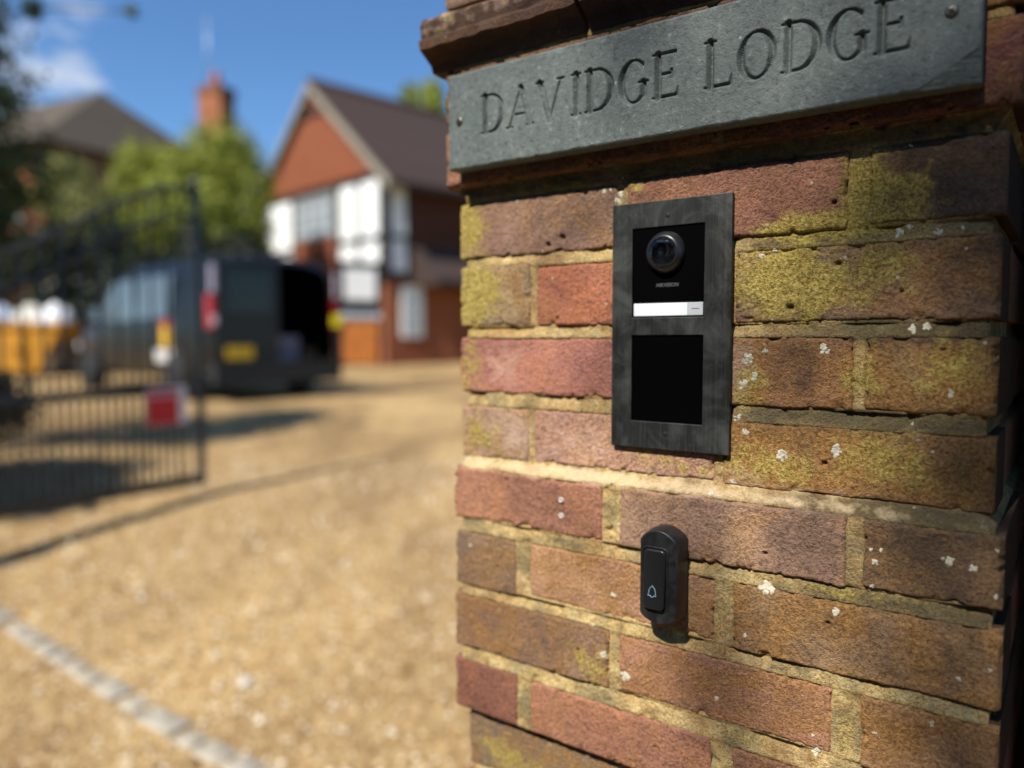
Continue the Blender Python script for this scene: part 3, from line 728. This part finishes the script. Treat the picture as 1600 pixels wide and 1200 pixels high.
loft(m, [[bl(s, z, e) for s, z in rrect(bx, bz, hw, hh, r)] for (hw, hh, r, e) in ((13, 30, 5.4, 22.5), (13, 30, 5.4, 23.5), (12.5, 29.5, 5.2, 24.0), (11.6, 28.6, 4.8, 23.6), (11.4, 28.4, 4.6, 22.6))], False)
m.build('button_surround', MBELL, bell)
m = MB()
def tilt(z): return 1.6 * (bz - z) / 28
loft(m, [[bl(s, z, e + (tilt(z) if e > 23.2 else 0)) for s, z in rrect(bx, bz, hw, hh, r)] for (hw, hh, r, e) in ((10.6, 27.4, 4.3, 22.4), (10.6, 27.4, 4.3, 25.2), (10.2, 27.0, 4.1, 25.9), (9.2, 26.0, 3.6, 26.3))])
pb = m.build('push_button', NT('satin_push').set((.014, .0145, .015, 1), .34, 0, .45), bell)
icon = [(-5.2, -4.2), (-4.0, -2.6), (-3.7, 1.0), (-2.6, 4.0), (-.9, 5.2), (0, 6.8), (.9, 5.2), (2.6, 4.0), (3.7, 1.0), (4.0, -2.6), (5.2, -4.2), (2.2, -4.0), (1.4, -5.2), (0, -5.7), (-1.4, -5.2), (-2.2, -4.0), (-5.2, -4.2)]
m = MB(); m.tube([bl(258.6 + .86 * x, -231 + .86 * z, 26.42 + tilt(-231 + .86 * z)) for x, z in icon], .00028, 6)
m.build('bell_symbol', simple('pale_blue_print', lin(150, 190, 205), .5, var=.03), pb)

# ------------------------------------------------------------------ foliage
def leaf_cloud(name, mat, clumps, n, size, parent=None, flat=0.0, seed=1):
    """clumps: (x, y, z, rx, ry, rz, weight); many leaf quads spread through the clumps"""
    rg_ = np.random.default_rng(seed); wts = np.array([c[6] for c in clumps], float); wts /= wts.sum()
    pick = rg_.choice(len(clumps), n, p=wts); C = np.array([c[:6] for c in clumps])[pick]
    d = rg_.normal(size=(n, 3)); d /= np.linalg.norm(d, axis=1)[:, None]; rad = rg_.random(n) ** .42
    P = C[:, :3] + d * rad[:, None] * C[:, 3:] * (1 + .12 * rg_.normal(size=(n, 1)))
    nrm = d * 1.5 + rg_.normal(size=(n, 3)) * .7; nrm[:, 2] += .35; nrm /= np.linalg.norm(nrm, axis=1)[:, None]
    a_ = np.cross(nrm, rg_.normal(size=(n, 3))); a_ /= np.linalg.norm(a_, axis=1)[:, None]; b_ = np.cross(nrm, a_)
    sz = size * rg_.uniform(.6, 1.3, n)[:, None]
    q = np.stack([P - a_ * sz, P + b_ * sz * .42 + nrm * sz * .08, P + a_ * sz, P - b_ * sz * .42 + nrm * sz * .08], 1).reshape(-1, 3)
    me = bpy.data.meshes.new(name); me.vertices.add(4 * n); me.vertices.foreach_set('co', q.astype(np.float32).ravel())
    me.loops.add(4 * n); me.loops.foreach_set('vertex_index', np.arange(4 * n, dtype=np.int32))
    me.polygons.add(n); me.polygons.foreach_set('loop_start', np.arange(0, 4 * n, 4, dtype=np.int32)); me.polygons.foreach_set('loop_total', np.full(n, 4, np.int32))
    me.update(calc_edges=True); me.materials.append(mat); return link(name, me, parent)
MBARK = simple('bark', (.06, .045, .032, 1), .95, var=.4, scale=14, bump=.02)
LG = leaf_mat('leaf_bright', (.05, .08, .012, 1), (.42, .44, .05, 1), .18); LD = leaf_mat('leaf_dark', (.010, .016, .006, 1), (.028, .038, .012, 1), .1)
LM = leaf_mat('leaf_mid', (.03, .05, .012, 1), (.085, .11, .03, 1)); LY = leaf_mat('leaf_olive', (.15, .16, .04, 1), (.32, .31, .10, 1))
def tree(name, label, x, y, h, rx, ry, zc, rz, mat, n, size, seed, trunk=.14, nclump=16, group=None, spread=.72):
    rr = random.Random(seed); g0 = gz(y); root = empty(name, (x, y, g0), 0, label=label, cat='shrub' if 'shrub' in name or 'hedge' in name else 'tree', group=group)
    m = MB(); top = Vector((rr.uniform(-.2, .2), rr.uniform(-.2, .2), zc + rz * .3))
    m.tube([(0, 0, -.1), (top.x * .3, top.y * .3, zc * .5), tuple(top)], [trunk, trunk * .75, trunk * .25], 8)
    cl = [(0, 0, zc, rx * .7, ry * .7, rz * .7, 2.0)]
    for k in range(nclump):
        a = rr.uniform(0, 6.28); el = rr.uniform(-.9, 1.2); d = spread * rr.uniform(.75, 1.08)
        c = Vector((rx * d * math.cos(a) * math.cos(el), ry * d * math.sin(a) * math.cos(el), zc + rz * d * math.sin(el)))
        q = rr.uniform(.26, .46); cl.append((c.x, c.y, c.z, rx * q, ry * q, rz * q * .85, q * q * 6))
        if k % 2 == 0: m.tube([(top.x * .4, top.y * .4, zc * .6), tuple((c + Vector((0, 0, zc * .6))) / 2), tuple(c)], [trunk * .4, trunk * .25, trunk * .06], 5)
    m.build('trunk', MBARK, root); leaf_cloud('crown', mat, cl, n, size, root, seed=seed); return root

# ------------------------------------------------------------------ half-timbered house across the drive
HX, HY = -3.28, 20.0; HG = gz(20); hrz = math.atan2(-.72, .69)
house = empty('timbered_house', (HX, HY, HG), hrz, label='half-timbered house with white panels, orange gable and brown tiled roof', cat='house')
def tile_mat(name, c1, c2, c3, sx=5.5, sz=9):
    t = NT(name); co = t.coord(); br = t.n('TexBrick'); m_ = t.n('Mapping'); m_.inputs['Rotation'].default_value = (math.radians(90), 0, 0)
    t.l(co, m_.inputs[0]); t.l(m_.outputs[0], br.inputs['Vector']); br.inputs['Scale'].default_value = 5
    br.inputs['Color1'].default_value = c1; br.inputs['Color2'].default_value = c2; br.inputs['Mortar'].default_value = c3
    n = t.noise(co, 1.3, 4); c = t.mix(t.ramp(n, [(.35, 0.0), (.7, .5)]), br.outputs[0], c2); return t.set(c, .9, 0, .2)
MWB = tile_mat('house_brick', lin(150, 84, 52), lin(128, 68, 44), lin(150, 126, 100))
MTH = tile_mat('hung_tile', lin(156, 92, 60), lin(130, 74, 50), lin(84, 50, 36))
MTHS = tile_mat('shaded_hung_tile', lin(104, 64, 46), lin(88, 54, 40), lin(60, 38, 30))  # darker copy of the hung tile, side wall's shade put into its colour
MROOF = tile_mat('roof_tile', lin(78, 62, 57), lin(64, 52, 48), lin(44, 36, 33))
MREND = simple('white_render', lin(232, 232, 228), .8, var=.03, scale=2); MTIM = simple('black_timber', lin(44, 40, 38), .7, var=.3, scale=9)
MBARGE = simple('weathered_board', lin(140, 130, 114), .8, var=.2, scale=5); MGLASS = NT('window_glass').set((.42, .45, .46, 1), .08, 0, .7)  # pale pane colour stands in for reflected sky
MWHITE = simple('white_paint', lin(236, 236, 232), .5, var=.03); MORNG = simple('orange_timber', lin(196, 118, 50), .6, var=.25, scale=7)
W = 6.7; DEP = 10.5; zE = 5.05; zA = 7.85; zJ = 2.35
MB().box(-W + .25, -.6, 1.0, DEP, -.2, zJ).build('ground_floor_wall', MWB, house)
MB().box(-.55, -.02, .05, 1.4, -.2, zJ).build('corner_pier', MWB, house)
MB().box(-W, -W + .5, .05, 1.4, -.2, zJ).build('corner_pier', MWB, house)
MB().box(-.58, -.06, 1.4, DEP, -.2, zJ).build('side_wall', MWB, house)
for k in range(2):
    x0 = -W + .7 + k * 2.75; d = MB().box(x0, x0 + 2.5, .93, .99, -.1, 2.15).build('garage_door', MTIM, house)
    MB().box(x0 + 1.15, x0 + 1.35, .89, .93, .95, 1.05).build('handle', MWHITE, d)
MB().box(-W, -.0, .0, .30, zJ, zE).build('upper_wall', MREND, house); MB().box(-.30, 0, .30, .78, zJ, zE).build('side_return', MREND, house)
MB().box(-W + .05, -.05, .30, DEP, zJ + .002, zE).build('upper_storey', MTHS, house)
for (x0, x1, z0, z1) in [(-W, -W + .16, zJ, zE), (-4.85, -4.68, zJ, zE), (-2.35, -2.18, zJ, zE), (-.20, .02, zJ, zE), (-1.25, -1.13, zJ, zE), (-W, .02, zE - .14, zE + .02), (-W, -4.85, zJ + .95, zJ + 1.07), (-2.18, -.2, zJ + .95, zJ + 1.07), (-W, .02, zJ - .1, zJ + .12)]:
    MB().box(x0, x1, -.05, .02, z0, z1).build('timber_beam', MTIM, house)
for (y0, y1, z0, z1) in [(.02, .16, zJ, zE), (.68, .80, zJ, zE), (.02, .8, zJ + .95, zJ + 1.07), (.02, .8, zJ - .1, zJ + .12)]:
    MB().box(-.02, .05, y0, y1, z0, z1).build('timber_beam', MTIM, house)
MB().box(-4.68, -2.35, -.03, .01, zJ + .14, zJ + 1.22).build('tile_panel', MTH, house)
win = MB().box(-4.62, -2.40, -.06, .01, zJ + 1.24, zE - .2).build('window', simple('grey_frame', lin(120, 120, 116), .6, var=.05), house)
for i in range(4):
    for j in range(3):
        x0 = -4.52 + i * .535; z0 = zJ + 1.32 + j * .345; MB().box(x0, x0 + .40, -.075, -.055, z0, z0 + .24).build('pane', MGLASS, win)
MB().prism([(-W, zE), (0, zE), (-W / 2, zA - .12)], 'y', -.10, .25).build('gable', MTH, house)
for zc, hw in ((zE + 2.1, .95),): MB().box(-W / 2 - hw, -W / 2 + hw, -.16, -.09, zc - .07, zc + .07).build('timber_beam', MTIM, house)
ov = .6; sl_ = (zA - zE) / (W / 2); nrm = math.hypot(1, sl_)
for sg in (-1, 1):
    xe = W / 2 + ov; ze = zE - ov * sl_; up = .16
    poly = [(-W / 2 + sg * xe, ze), (-W / 2, zA), (-W / 2, zA + up), (-W / 2 + sg * xe, ze + up)]
    MB().prism(poly, 'y', -.22, DEP + .3).build('roof_slope', MROOF, house)
    poly = [(-W / 2 + sg * xe, ze - .12), (-W / 2, zA - .12), (-W / 2, zA + .12), (-W / 2 + sg * xe, ze + .12)]
    MB().prism(poly, 'y', -.30, -.225).build('bargeboard', MBARGE, house)
MB().tube([(-W / 2, -.25, zA + .16), (-W / 2, DEP + .3, zA + .16)], .13, 8).build('ridge_tiles', MROOF, house)
win = MB().box(-.03, .02, 1.45, 2.15, .75, 2.1).build('window', MWHITE, house)
win.location = (0, -.95, 0)
for j in range(2): MB().box(.02, .035, 1.53, 2.07, .82 + j * .63, 1.38 + j * .63).build('pane', MGLASS, win)
MB().prism([(-.05, 3.2), (1.15, 2.22), (1.15, 2.1), (-.05, 2.1)], 'y', .85, 6.2).build('porch_roof', MROOF, house)
for y0 in (2.6, 5.9): MB().box(1.0, 1.12, y0, y0 + .12, -.1, 2.1).build('porch_post', MWHITE, house)
dr = MB().box(-.05, .03, 3.2, 4.15, 0, 1.95).build('front_door', MWHITE, house); MB().box(.03, .07, 3.3, 3.36, .95, 1.05).build('handle', MTIM, dr)

# ------------------------------------------------------------------ second house, hipped roof and chimney above the trees
H2 = (-16.5, 31.0); g2 = gz(31)
h2 = empty('hipped_house', (H2[0], H2[1], g2), math.radians(-26), label='distant house with grey hipped roof and tall brick chimney behind trees', cat='house')
MB().box(-6.5, 3.0, -4, 4, -.2, 7.3).build('wall', MWB, h2)
MR2 = tile_mat('grey_roof_tile', lin(98, 88, 76), lin(82, 74, 64), lin(56, 50, 44))
rv = [(-7, -4.6, 7.1), (3.5, -4.6, 7.1), (3.5, 4.6, 7.1), (-7, 4.6, 7.1), (-4.2, 0, 10.25), (.4, 0, 10.25)]
MB().add(rv, [(0, 1, 5, 4), (1, 2, 5), (2, 3, 4, 5), (3, 0, 4), (3, 2, 1, 0)]).build('roof', MR2, h2)
for x0 in (-5, -2, 1):
    wd = MB().box(x0 - .6, x0 + .6, -4.06, -3.98, 4.6, 6.0).build('window', MWHITE, h2); MB().box(x0 - .5, x0 + .5, -4.09, -4.06, 4.7, 5.9).build('pane', MGLASS, wd)
ch_ = MB().box(-.5, .5, -.42, .42, 3.0, 9.7).build('chimney', simple('chimney_brick', lin(150, 92, 60), .9, var=.2, scale=4), h2, (5.6, .9, 0), math.radians(8))
MB().box(-.54, .54, -.46, .46, 9.6, 9.9).build('chimney_cap', simple('cap_brick', lin(120, 76, 54), .9), ch_)
MB().lathe([(.17, 9.95), (.19, 10.1), (.14, 10.4), (.16, 10.46)], 'z', 12).build('chimney_pot', simple('clay_pot', lin(170, 92, 70), .8), ch_)
MB().tube([(-.35, 0, 9.8), (-.35, 0, 12.6)], .025, 6).build('aerial', simple('aluminium', lin(170, 172, 176), .4, metal=.6), ch_)

# ------------------------------------------------------------------ black panel van with one rear door open
vrz = math.atan2(.75, .66); van = empty('parked_van', (-3.245, 10.71, gz(11.2) - .005), vrz, label='black panel van parked on the drive with a rear door open', cat='van')
MPAINT = NT('black_paint')  .set((.008, .008, .0085, 1), .36, 0, .35); MPAINT.node_tree.nodes['Principled BSDF'].inputs['Coat Weight'].default_value = .08
MBLK = simple('black_trim', (.015, .015, .015, 1), .6, var=.2); MTG = NT('tinted_glass').set((.09, .11, .12, 1), .06, 0, .9); MDG = NT('privacy_glass').set((.012, .013, .015, 1), .12, 0, .4)
def station(y, w, zb, zw, zr):
    half = [(w * .94, zb), (w, zb + .16), (w, zw), (w * .955, zw + (zr - zw) * .45), (w * .90, zr - .15), (w * .80, zr - .03), (w * .44, zr + .03)]
    return [(x, y, z) for x, z in half] + [(-x, y, z) for x, z in half[::-1]]
ST = [(-.01, .90, .50, 1.02, 1.86), (.05, .955, .44, 1.04, 1.93), (.18, .975, .40, 1.05, 1.96), (1.2, .985, .32, 1.06, 1.97), (2.4, .985, .30, 1.06, 1.97), (2.95, .98, .30, 1.05, 1.94), (3.25, .975, .30, 1.04, 1.84),
      (3.85, .96, .31, 1.02, 1.34), (4.05, .95, .31, .98, 1.17), (4.6, .92, .32, .90, 1.04), (4.9, .86, .34, .78, .90), (5.0, .80, .38, .66, .76)]
m = MB(); loft(m, [station(*q) for q in ST], False, True); n_ = 14
m.f.append(tuple(range((len(ST) - 1) * n_, len(ST) * n_))); m.sm.append(False)
for i in range(len(ST) - 1): pass
m.build('body', MPAINT, van)
MB().box(-.93, .93, .03, 4.9, .34, .46).build('floor', MBLK, van); MB().box(-.9, .9, 2.55, 2.6, .46, 1.88).build('bulkhead', MBLK, van)
MB().box(-.98, .98, -.10, .08, .24, .54).build('rear_bumper', MBLK, van)
ld = MB().bevbox(-.93, -.01, -.035, .02, .55, 1.88, .02).build('rear_door', MPAINT, van)
MB().box(-.80, -.14, -.045, -.034, 1.2, 1.72).build('window', MDG, ld)
MB().box(-.80, -.42, -.052, -.036, .57, .74).build('number_plate', simple('yellow_plate', lin(226, 180, 30), .45, var=.05), ld)
MB().box(-.10, -.04, -.06, -.034, .98, 1.16).build('handle', MBLK, ld)
od = empty('rear_door', (.95, -.02, 0)); od.parent = van; od.rotation_euler = (0, 0, math.radians(158))
MB().bevbox(-.70, 0, -.03, .03, .45, 2.0, .02).build('door_panel', MPAINT, od)
MB().bevbox(-.60, -.12, .03, .05, 1.42, 1.88, .006).build('window_blank', MWHITE, od)
MB().box(-.62, -.08, .031, .045, .47, 1.12).build('plywood_lining', MORNG, od)
MB().box(-.66, -.05, .031, .06, 1.14, 1.24).build('silver_rail', simple('galvanised', lin(190, 192, 196), .4, metal=.3), od)
MB().box(-.06, .06, .0, .075, 1.03, 1.19).build('reflector', simple('hi_vis_yellow', lin(220, 205, 30), .5, var=.05), od)
for sg in (-1, 1):
    tl = MB().bevbox(sg * .96 - .05, sg * .96 + .05, -.03, .10, .98, 1.42, .015).build('tail_light', simple('red_lens', lin(170, 20, 28), .2, var=.1), van)
    MB().bevbox(sg * .96 - .035, sg * .96 + .035, -.045, .0, 1.02, 1.14, .01).build('reverse_lens', simple('white_lens', lin(235, 225, 225), .2, var=.03), tl)
    MB().bevbox(sg * .96 - .035, sg * .96 + .035, -.045, .0, 1.44, 1.80, .01).build('lamp_reflector', simple('pale_lens', lin(190, 176, 190), .2, var=.05), tl)
    for y0 in (.95, 4.1):
        wh = MB().lathe([(.20, -.11), (.30, -.115), (.335, -.08), (.335, .08), (.30, .115), (.20, .11)], 'x', 26, (sg * .93, y0, .335)).build('wheel', simple('tyre', (.02, .02, .02, 1), .9, var=.2), van)
        MB().lathe([(.02, -.09), (.19, -.10), (.205, -.11), (.205, .11), (.19, .10), (.02, .09)], 'x', 20, (sg * .935, y0, .335)).build('rim', simple('alloy', lin(110, 112, 116), .35, metal=.7), wh)
    MB().add([(sg * .985, 2.35, 1.12), (sg * .975, 3.62, 1.10), (sg * .945, 3.15, 1.70), (sg * .93, 2.35, 1.74)], [(0, 1, 2, 3)]).build('side_window', MTG, van, (sg * .012, 0, 0))
    MB().add([(sg * .985, 1.15, 1.14), (sg * .985, 2.22, 1.14), (sg * .935, 2.22, 1.74), (sg * .935, 1.15, 1.74)], [(0, 1, 2, 3)]).build('side_window', MTG, van, (sg * .014, 0, 0))
    mr = MB().bevbox(sg * 1.10 - .10, sg * 1.10 + .10, 3.42, 3.56, 1.08, 1.36, .03).build('wing_mirror', MBLK, van); MB().box(sg * 1.10 - .08, sg * 1.10 + .08, 3.405, 3.42, 1.11, 1.33).build('mirror_glass', simple('mirror', lin(215, 222, 228), .1, metal=.9, var=.02), mr)
    MB().bevbox(sg * .70 - .16, sg * .70 + .16, 4.86, 5.0, .66, .80, .03).build('headlight', simple('headlamp', lin(210, 214, 218), .15, var=.05), van)
MB().add([(-.82, 3.30, 1.80), (.82, 3.30, 1.80), (.88, 3.86, 1.33), (-.88, 3.86, 1.33)], [(0, 1, 2, 3)]).build('windscreen', MTG, van, (0, .03, .03))
MB().box(-.995, -.988, 1.15, 1.42, .72, 1.02).build('side_sticker', simple('yellow_sticker', lin(224, 176, 40), .5, var=.05), van)
MB().box(-.996, -.988, 1.12, 1.45, 1.03, 1.10).build('side_sticker', simple('red_sticker', lin(180, 40, 40), .5, var=.05), van)
MB().box(-.996, -.988, 1.10, 1.62, .52, .69).build('side_sticker', simple('white_sticker', lin(200, 196, 194), .5, var=.05), van)

for (bx0, w_, h_, d_, colr, lb) in ((.28, .5, .42, .5, (120, 116, 132), 'lavender grey tool case inside the open van'), (.72, .26, .24, .35, (110, 78, 52), 'small brown carton inside the open van')):
    tb = empty('tool_case' if w_ > .4 else 'carton', van.matrix_basis @ Vector((bx0, .32, .46)), vrz, label=lb, cat='case' if w_ > .4 else 'carton')
    mm = simple('case_shell', lin(*colr), .5, var=.15)
    MB().bevbox(-w_ / 2, w_ / 2, -.0, d_, .002, h_ * .72, .02).build('body', mm, tb); MB().bevbox(-w_ / 2 - .008, w_ / 2 + .008, -.01, d_ + .01, h_ * .725, h_, .02).build('lid', mm, tb)
    MB().box(-.07, .07, -.022, -.004, h_ * .5, h_ * .58).build('handle' if w_ > .4 else 'tape', MBLK, tb)
# ------------------------------------------------------------------ yellow skip with rubbish bags
SX, SY = -11.0, 16.4
skip = empty('yellow_skip', (SX, SY, gz(SY)), math.radians(4), label='yellow steel skip filled with rubbish bags beyond the gate', cat='skip')
MYEL = simple('yellow_steel', lin(178, 124, 22), .55, var=.25, scale=3)
o_ = [(-1.75, 1.05), (1.75, 1.05), (1.25, .08), (-1.25, .08)]; m = MB(); m.prism(o_, 'y', -.82, -.78); m.prism(o_, 'y', .78, .82)
m.add([(-1.25, -.8, .08), (1.25, -.8, .08), (1.25, .8, .08), (-1.25, .8, .08), (1.75, -.8, 1.05), (1.75, .8, 1.05), (-1.75, -.8, 1.05), (-1.75, .8, 1.05)], [(0, 1, 2, 3), (1, 4, 5, 2), (0, 3, 7, 6)]); m.build('hopper', MYEL, skip)
m = MB()
for (x0, x1, y0, y1) in ((-1.8, 1.8, -.88, -.8), (-1.8, 1.8, .8, .88), (-1.8, -1.72, -.8, .8), (1.72, 1.8, -.8, .8)): m.box(x0, x1, y0, y1, 1.0, 1.1)
m.build('rim', MYEL, skip)
for x0 in (-1.0, 0, 1.0): MB().box(x0 - .05, x0 + .05, -.88, -.82, .1, 1.0).build('rib', MYEL, skip)
for x0 in (-.9, .9): MB().lathe([(.05, -1.0), (.05, -.86)], 'y', 10, (x0, 0, .55)).build('lifting_lug', MYEL, skip)
for i, (bx_, bc, nm) in enumerate([(1.35, (222, 222, 224), 'white rubbish bag at the right end of the yellow skip'), (.75, (206, 200, 186), 'cream rubbish bag second from the right in the yellow skip'), (.1, (196, 206, 222), 'pale blue rubbish bag in the middle of the yellow skip'), (-.6, (228, 226, 220), 'white rubbish bag near the left end of the yellow skip')]):
    m = MB(); rr = random.Random(i); prof = [(.02, .62), (.10, .6), (.26, .5), (.36, .3), (.38, .12), (.3, 0)]
    m.lathe(prof, 'z', 14); m.v = [(x * rr.uniform(.86, 1.14), y * rr.uniform(.86, 1.14), z * rr.uniform(.9, 1.1)) for x, y, z in m.v]
    m.build('rubbish_bag', simple('bag_plastic', lin(*bc), .45, var=.12, scale=8), None, (SX + bx_, SY - .1 + .15 * (i % 2), gz(SY) + .86), label=nm, cat='bag', group='bags in the skip')
m = MB().prism([(-1.5, .1), (1.5, .1), (1.6, .9), (.6, 1.12), (-.7, 1.08), (-1.6, .88)], 'y', -.76, .76)
m.build('rubble', simple('rubble_grey', lin(120, 104, 86), .95, var=.5, scale=5), None, (SX, SY, gz(SY) + .02), math.radians(4), label='heap of grey brown rubble filling the yellow skip', cat='rubble')

# ------------------------------------------------------------------ iron gate leaf, standing open
GE = Vector((-2.14, 5.25)); gd = Vector((-.57, -.82)).normalized(); grz = math.atan2(gd.y, gd.x)
gate = empty('iron_gate', (GE.x, GE.y, 0), grz, label='black iron gate leaf with swept top rails standing open', cat='gate')
MIRON = simple('black_iron', (.024, .026, .028, 1), .34, var=.3, scale=10)
GL = 3.0; zb_, zm = .44, 1.06
def topz(u): return 2.42 - .62 * float(sstep(0, 1.5, np.array(u))) + .25 * float(sstep(1.8, 3.0, np.array(u)))
MB().box(-.021, .021, -.021, .021, .40, 2.42).build('end_stile', MIRON, gate); MB().box(GL - .03, GL + .03, -.03, .03, .12, 2.35).build('hinge_stile', MIRON, gate)
MB().lathe([(.02, 2.42), (.03, 2.44), (.03, 2.46), (.008, 2.51)], 'z', 10).build('finial', MIRON, gate)
for z0, hh_ in ((zb_, .035), (zm, .028)): MB().box(.026, GL - .031, -.018, .018, z0 - hh_, z0 + hh_).build('rail', MIRON, gate)
us = np.linspace(.02, GL - .02, 25)
for off in (0, -.2): MB().tube([(u, 0, topz(u) + off) for u in us], .016, 8).build('top_rail', MIRON, gate)
k = 0; u = .11
while u < GL - .06:
    MB().tube([(u, 0, zb_), (u, 0, topz(u) - .01)], .009, 6).build('bar', MIRON, gate)
    if u + .055 < GL - .05: MB().tube([(u + .055, 0, zb_), (u + .055, 0, zm + .10), (u + .055, 0, zm + .16)], [.0095, .0095, .001], 6).build('dog_bar', MIRON, gate)
    u += .11
sp = GE + gd * .27
sg_ = empty('gate_sign', (sp.x + .02, sp.y - .015, .84), grz, label='red and white notice tied to the bars of the gate', cat='sign')
MB().bevbox(-.14, .14, .02, .026, 0, .25, .003).build('board', simple('sign_white', lin(206, 202, 204), .5, var=.05), sg_)
MB().box(-.08, .135, .0265, .028, .005, .185).build('red_panel', simple('sign_red', lin(186, 18, 30), .5, var=.08), sg_)
MB().box(-.08, .135, .0265, .028, .195, .235).build('red_strip', simple('sign_red_faded', lin(170, 60, 74), .5, var=.1), sg_)

# ------------------------------------------------------------------ trees, shrubs and hedges
tree('garden_tree', 'bright green rounded tree standing in front of the brick chimney', -7.95, 20.5, 7, 1.75, 1.5, 3.8, 2.75, LG, 20000, .085, 21, nclump=24)
tree('garden_tree', 'bright green bushy tree left of the chimney tree, below the hipped roof', -9.6, 20.8, 6, 1.75, 1.5, 3.7, 2.55, LG, 20000, .085, 22, nclump=24)
tree('olive_shrub', 'yellow green shrub catching the sun below the hipped roof', -11.0, 20.0, 5, 1.35, 1.2, 4.1, 1.5, LY, 9000, .09, 23)
tree('olive_shrub', 'dull green shrub at the left edge above the skip', -13.4, 19.5, 5, 1.5, 1.2, 3.5, 1.9, LM, 9000, .09, 24)
tree('roof_tree', 'green treetop rising behind the brown tiled roof', -4.3, 38, 13, 1.7, 1.7, 11.0, 2.6, LG, 7000, .14, 25)
for i, (x, y, r, lb) in enumerate([(-12.6, 17.9, 1.6, 'dark evergreen hedge bush behind the yellow skip'), (-10.4, 17.5, 1.5, 'dark evergreen hedge bush between skip and van'), (-8.7, 17.3, 1.4, 'dark evergreen hedge bush behind the front of the van'), (-7.2, 17.3, 1.3, 'dark evergreen hedge bush behind the middle of the van'), (-6.3, 18.4, 1.0, 'dark evergreen hedge bush beside the timbered house')]):
    tree('hedge_bush', lb, x, y, 4, r, .9, 1.75, 2.0, LD, 9000, .10, 31 + i, group='dark hedge beyond the van', spread=.6)
tree('overhanging_tree', 'dark leafy tree at the left edge reaching over the gate', -5.1, 6.1, 5, 1.25, 1.3, 2.7, 1.4, LM, 8500, .06, 41, spread=.85)
_b = bpy.data.objects['overhanging_tree']
for _i, (_c, _n) in enumerate((((1.45, -.1, 3.55, .10, .1, .09, 1), 50), ((.75, 0, 3.45, .28, .25, .2, 1), 110), ((1.0, .1, 2.9, .22, .2, .16, 1), 80), ((2.1, .1, 3.6, .06, .06, .05, 1), 18))): tag(leaf_cloud('leaf_spray', LM, [_c], _n, .05, _b, seed=44 + _i), kind='stuff')
MB().tube([(.2, 0, 3.0), (.8, 0, 3.42), (1.45, -.1, 3.55), (2.1, .1, 3.6)], [.03, .018, .009, .004], 6).build('branch', MBARK, _b)
tree('verge_shrub', 'tall dark shrub outside the left gate post', -4.85, 4.0, 4, 1.1, 1.1, 2.2, 1.35, LM, 11000, .06, 42)
tree('low_shrub', 'low dark shrub at the left edge behind the gate', -4.15, 5.75, 1, .55, .5, .45, .42, LD, 2600, .05, 43, trunk=.03)
# hedge added against the right flank of the pillar to keep sky light off it
hp = pillar.matrix_basis @ Vector((HALF + .42, .10, 0))
hd_ = empty('side_shade_hedge', (hp.x, hp.y, 0), PRZ, label='added dark hedge shading the right side of the pillar, mostly unseen', cat='hedge')
m = MB(); m.box(-.30, 1.6, -.22, .9, -.05, 2.25); m.box(-.85, -.302, .20, .9, -.05, 2.25); m.build('twiggy_core', simple('twigs', (.02, .016, .010, 1), .95, var=.4, scale=20), hd_)
cl = [(x, y, z, .26, .3, .3, 1) for x in np.arange(-.10, 1.6, .3) for y in np.arange(-.22, 1.0, .35) for z in np.arange(.1, 2.5, .33)]
leaf_cloud('foliage', LD, cl, 14000, .03, hd_, seed=51)
lane = empty('fill_block_hedge', (-3.3, -4.2, 0), PRZ, label='unseen tall hedge added behind the viewpoint to cut sky fill', cat='hedge')  # added out of view to hold back sky fill on the pillar
m = MB(); m.box(-8, 8, -.6, .6, -.05, 5.2); m.build('twiggy_core', bpy.data.materials['twigs'], lane)
cl = [(x, y, z, .5, .4, .5, 1) for x in np.arange(-8, 8.1, .6) for y in (-.6, .6) for z in np.arange(.2, 5.5, .6)] + [(x, 0, 5.2, .5, .6, .25, 1) for x in np.arange(-8, 8.1, .6)]
leaf_cloud('foliage', LD, cl, 20000, .07, lane, seed=53)
# tall tree behind the photographer: the edge of its crown dapples the upper right of the pillar
SH = SUN.normalized(); Rr = Vector((RV.x, RV.y, 0)); UPV = SH.cross(Rr); UPV = UPV if UPV.z > 0 else -UPV
tgt = P0 + Rr * .43 + Vector((0, 0, EYE + .03)); cc = tgt + SH * 11.5 + (Rr * .78 + UPV * .63).normalized() * 2.32
stree = empty('street_tree', (cc.x + .3, cc.y - .3, 0), 0, label='tall street tree behind the viewpoint shading the pillar', cat='tree')
m = MB(); m.tube([(0, 0, -.1), (.05, .05, cc.z * .5), (-.2, .2, cc.z)], [.26, .2, .08], 10); m.build('trunk', MBARK, stree)
rr = random.Random(5); cl = [(-.3, .3, cc.z, 2.1, 2.1, 2.1, 7)]
for k in range(16):
    a = rr.uniform(0, 6.28); el = rr.uniform(-1.2, 1.2); cl.append((-.3 + 1.75 * math.cos(a) * math.cos(el), .3 + 1.75 * math.sin(a) * math.cos(el), cc.z + 1.75 * math.sin(el), .75, .75, .7, .5))
leaf_cloud('crown', LM, cl, 24000, .075, stree, seed=52)
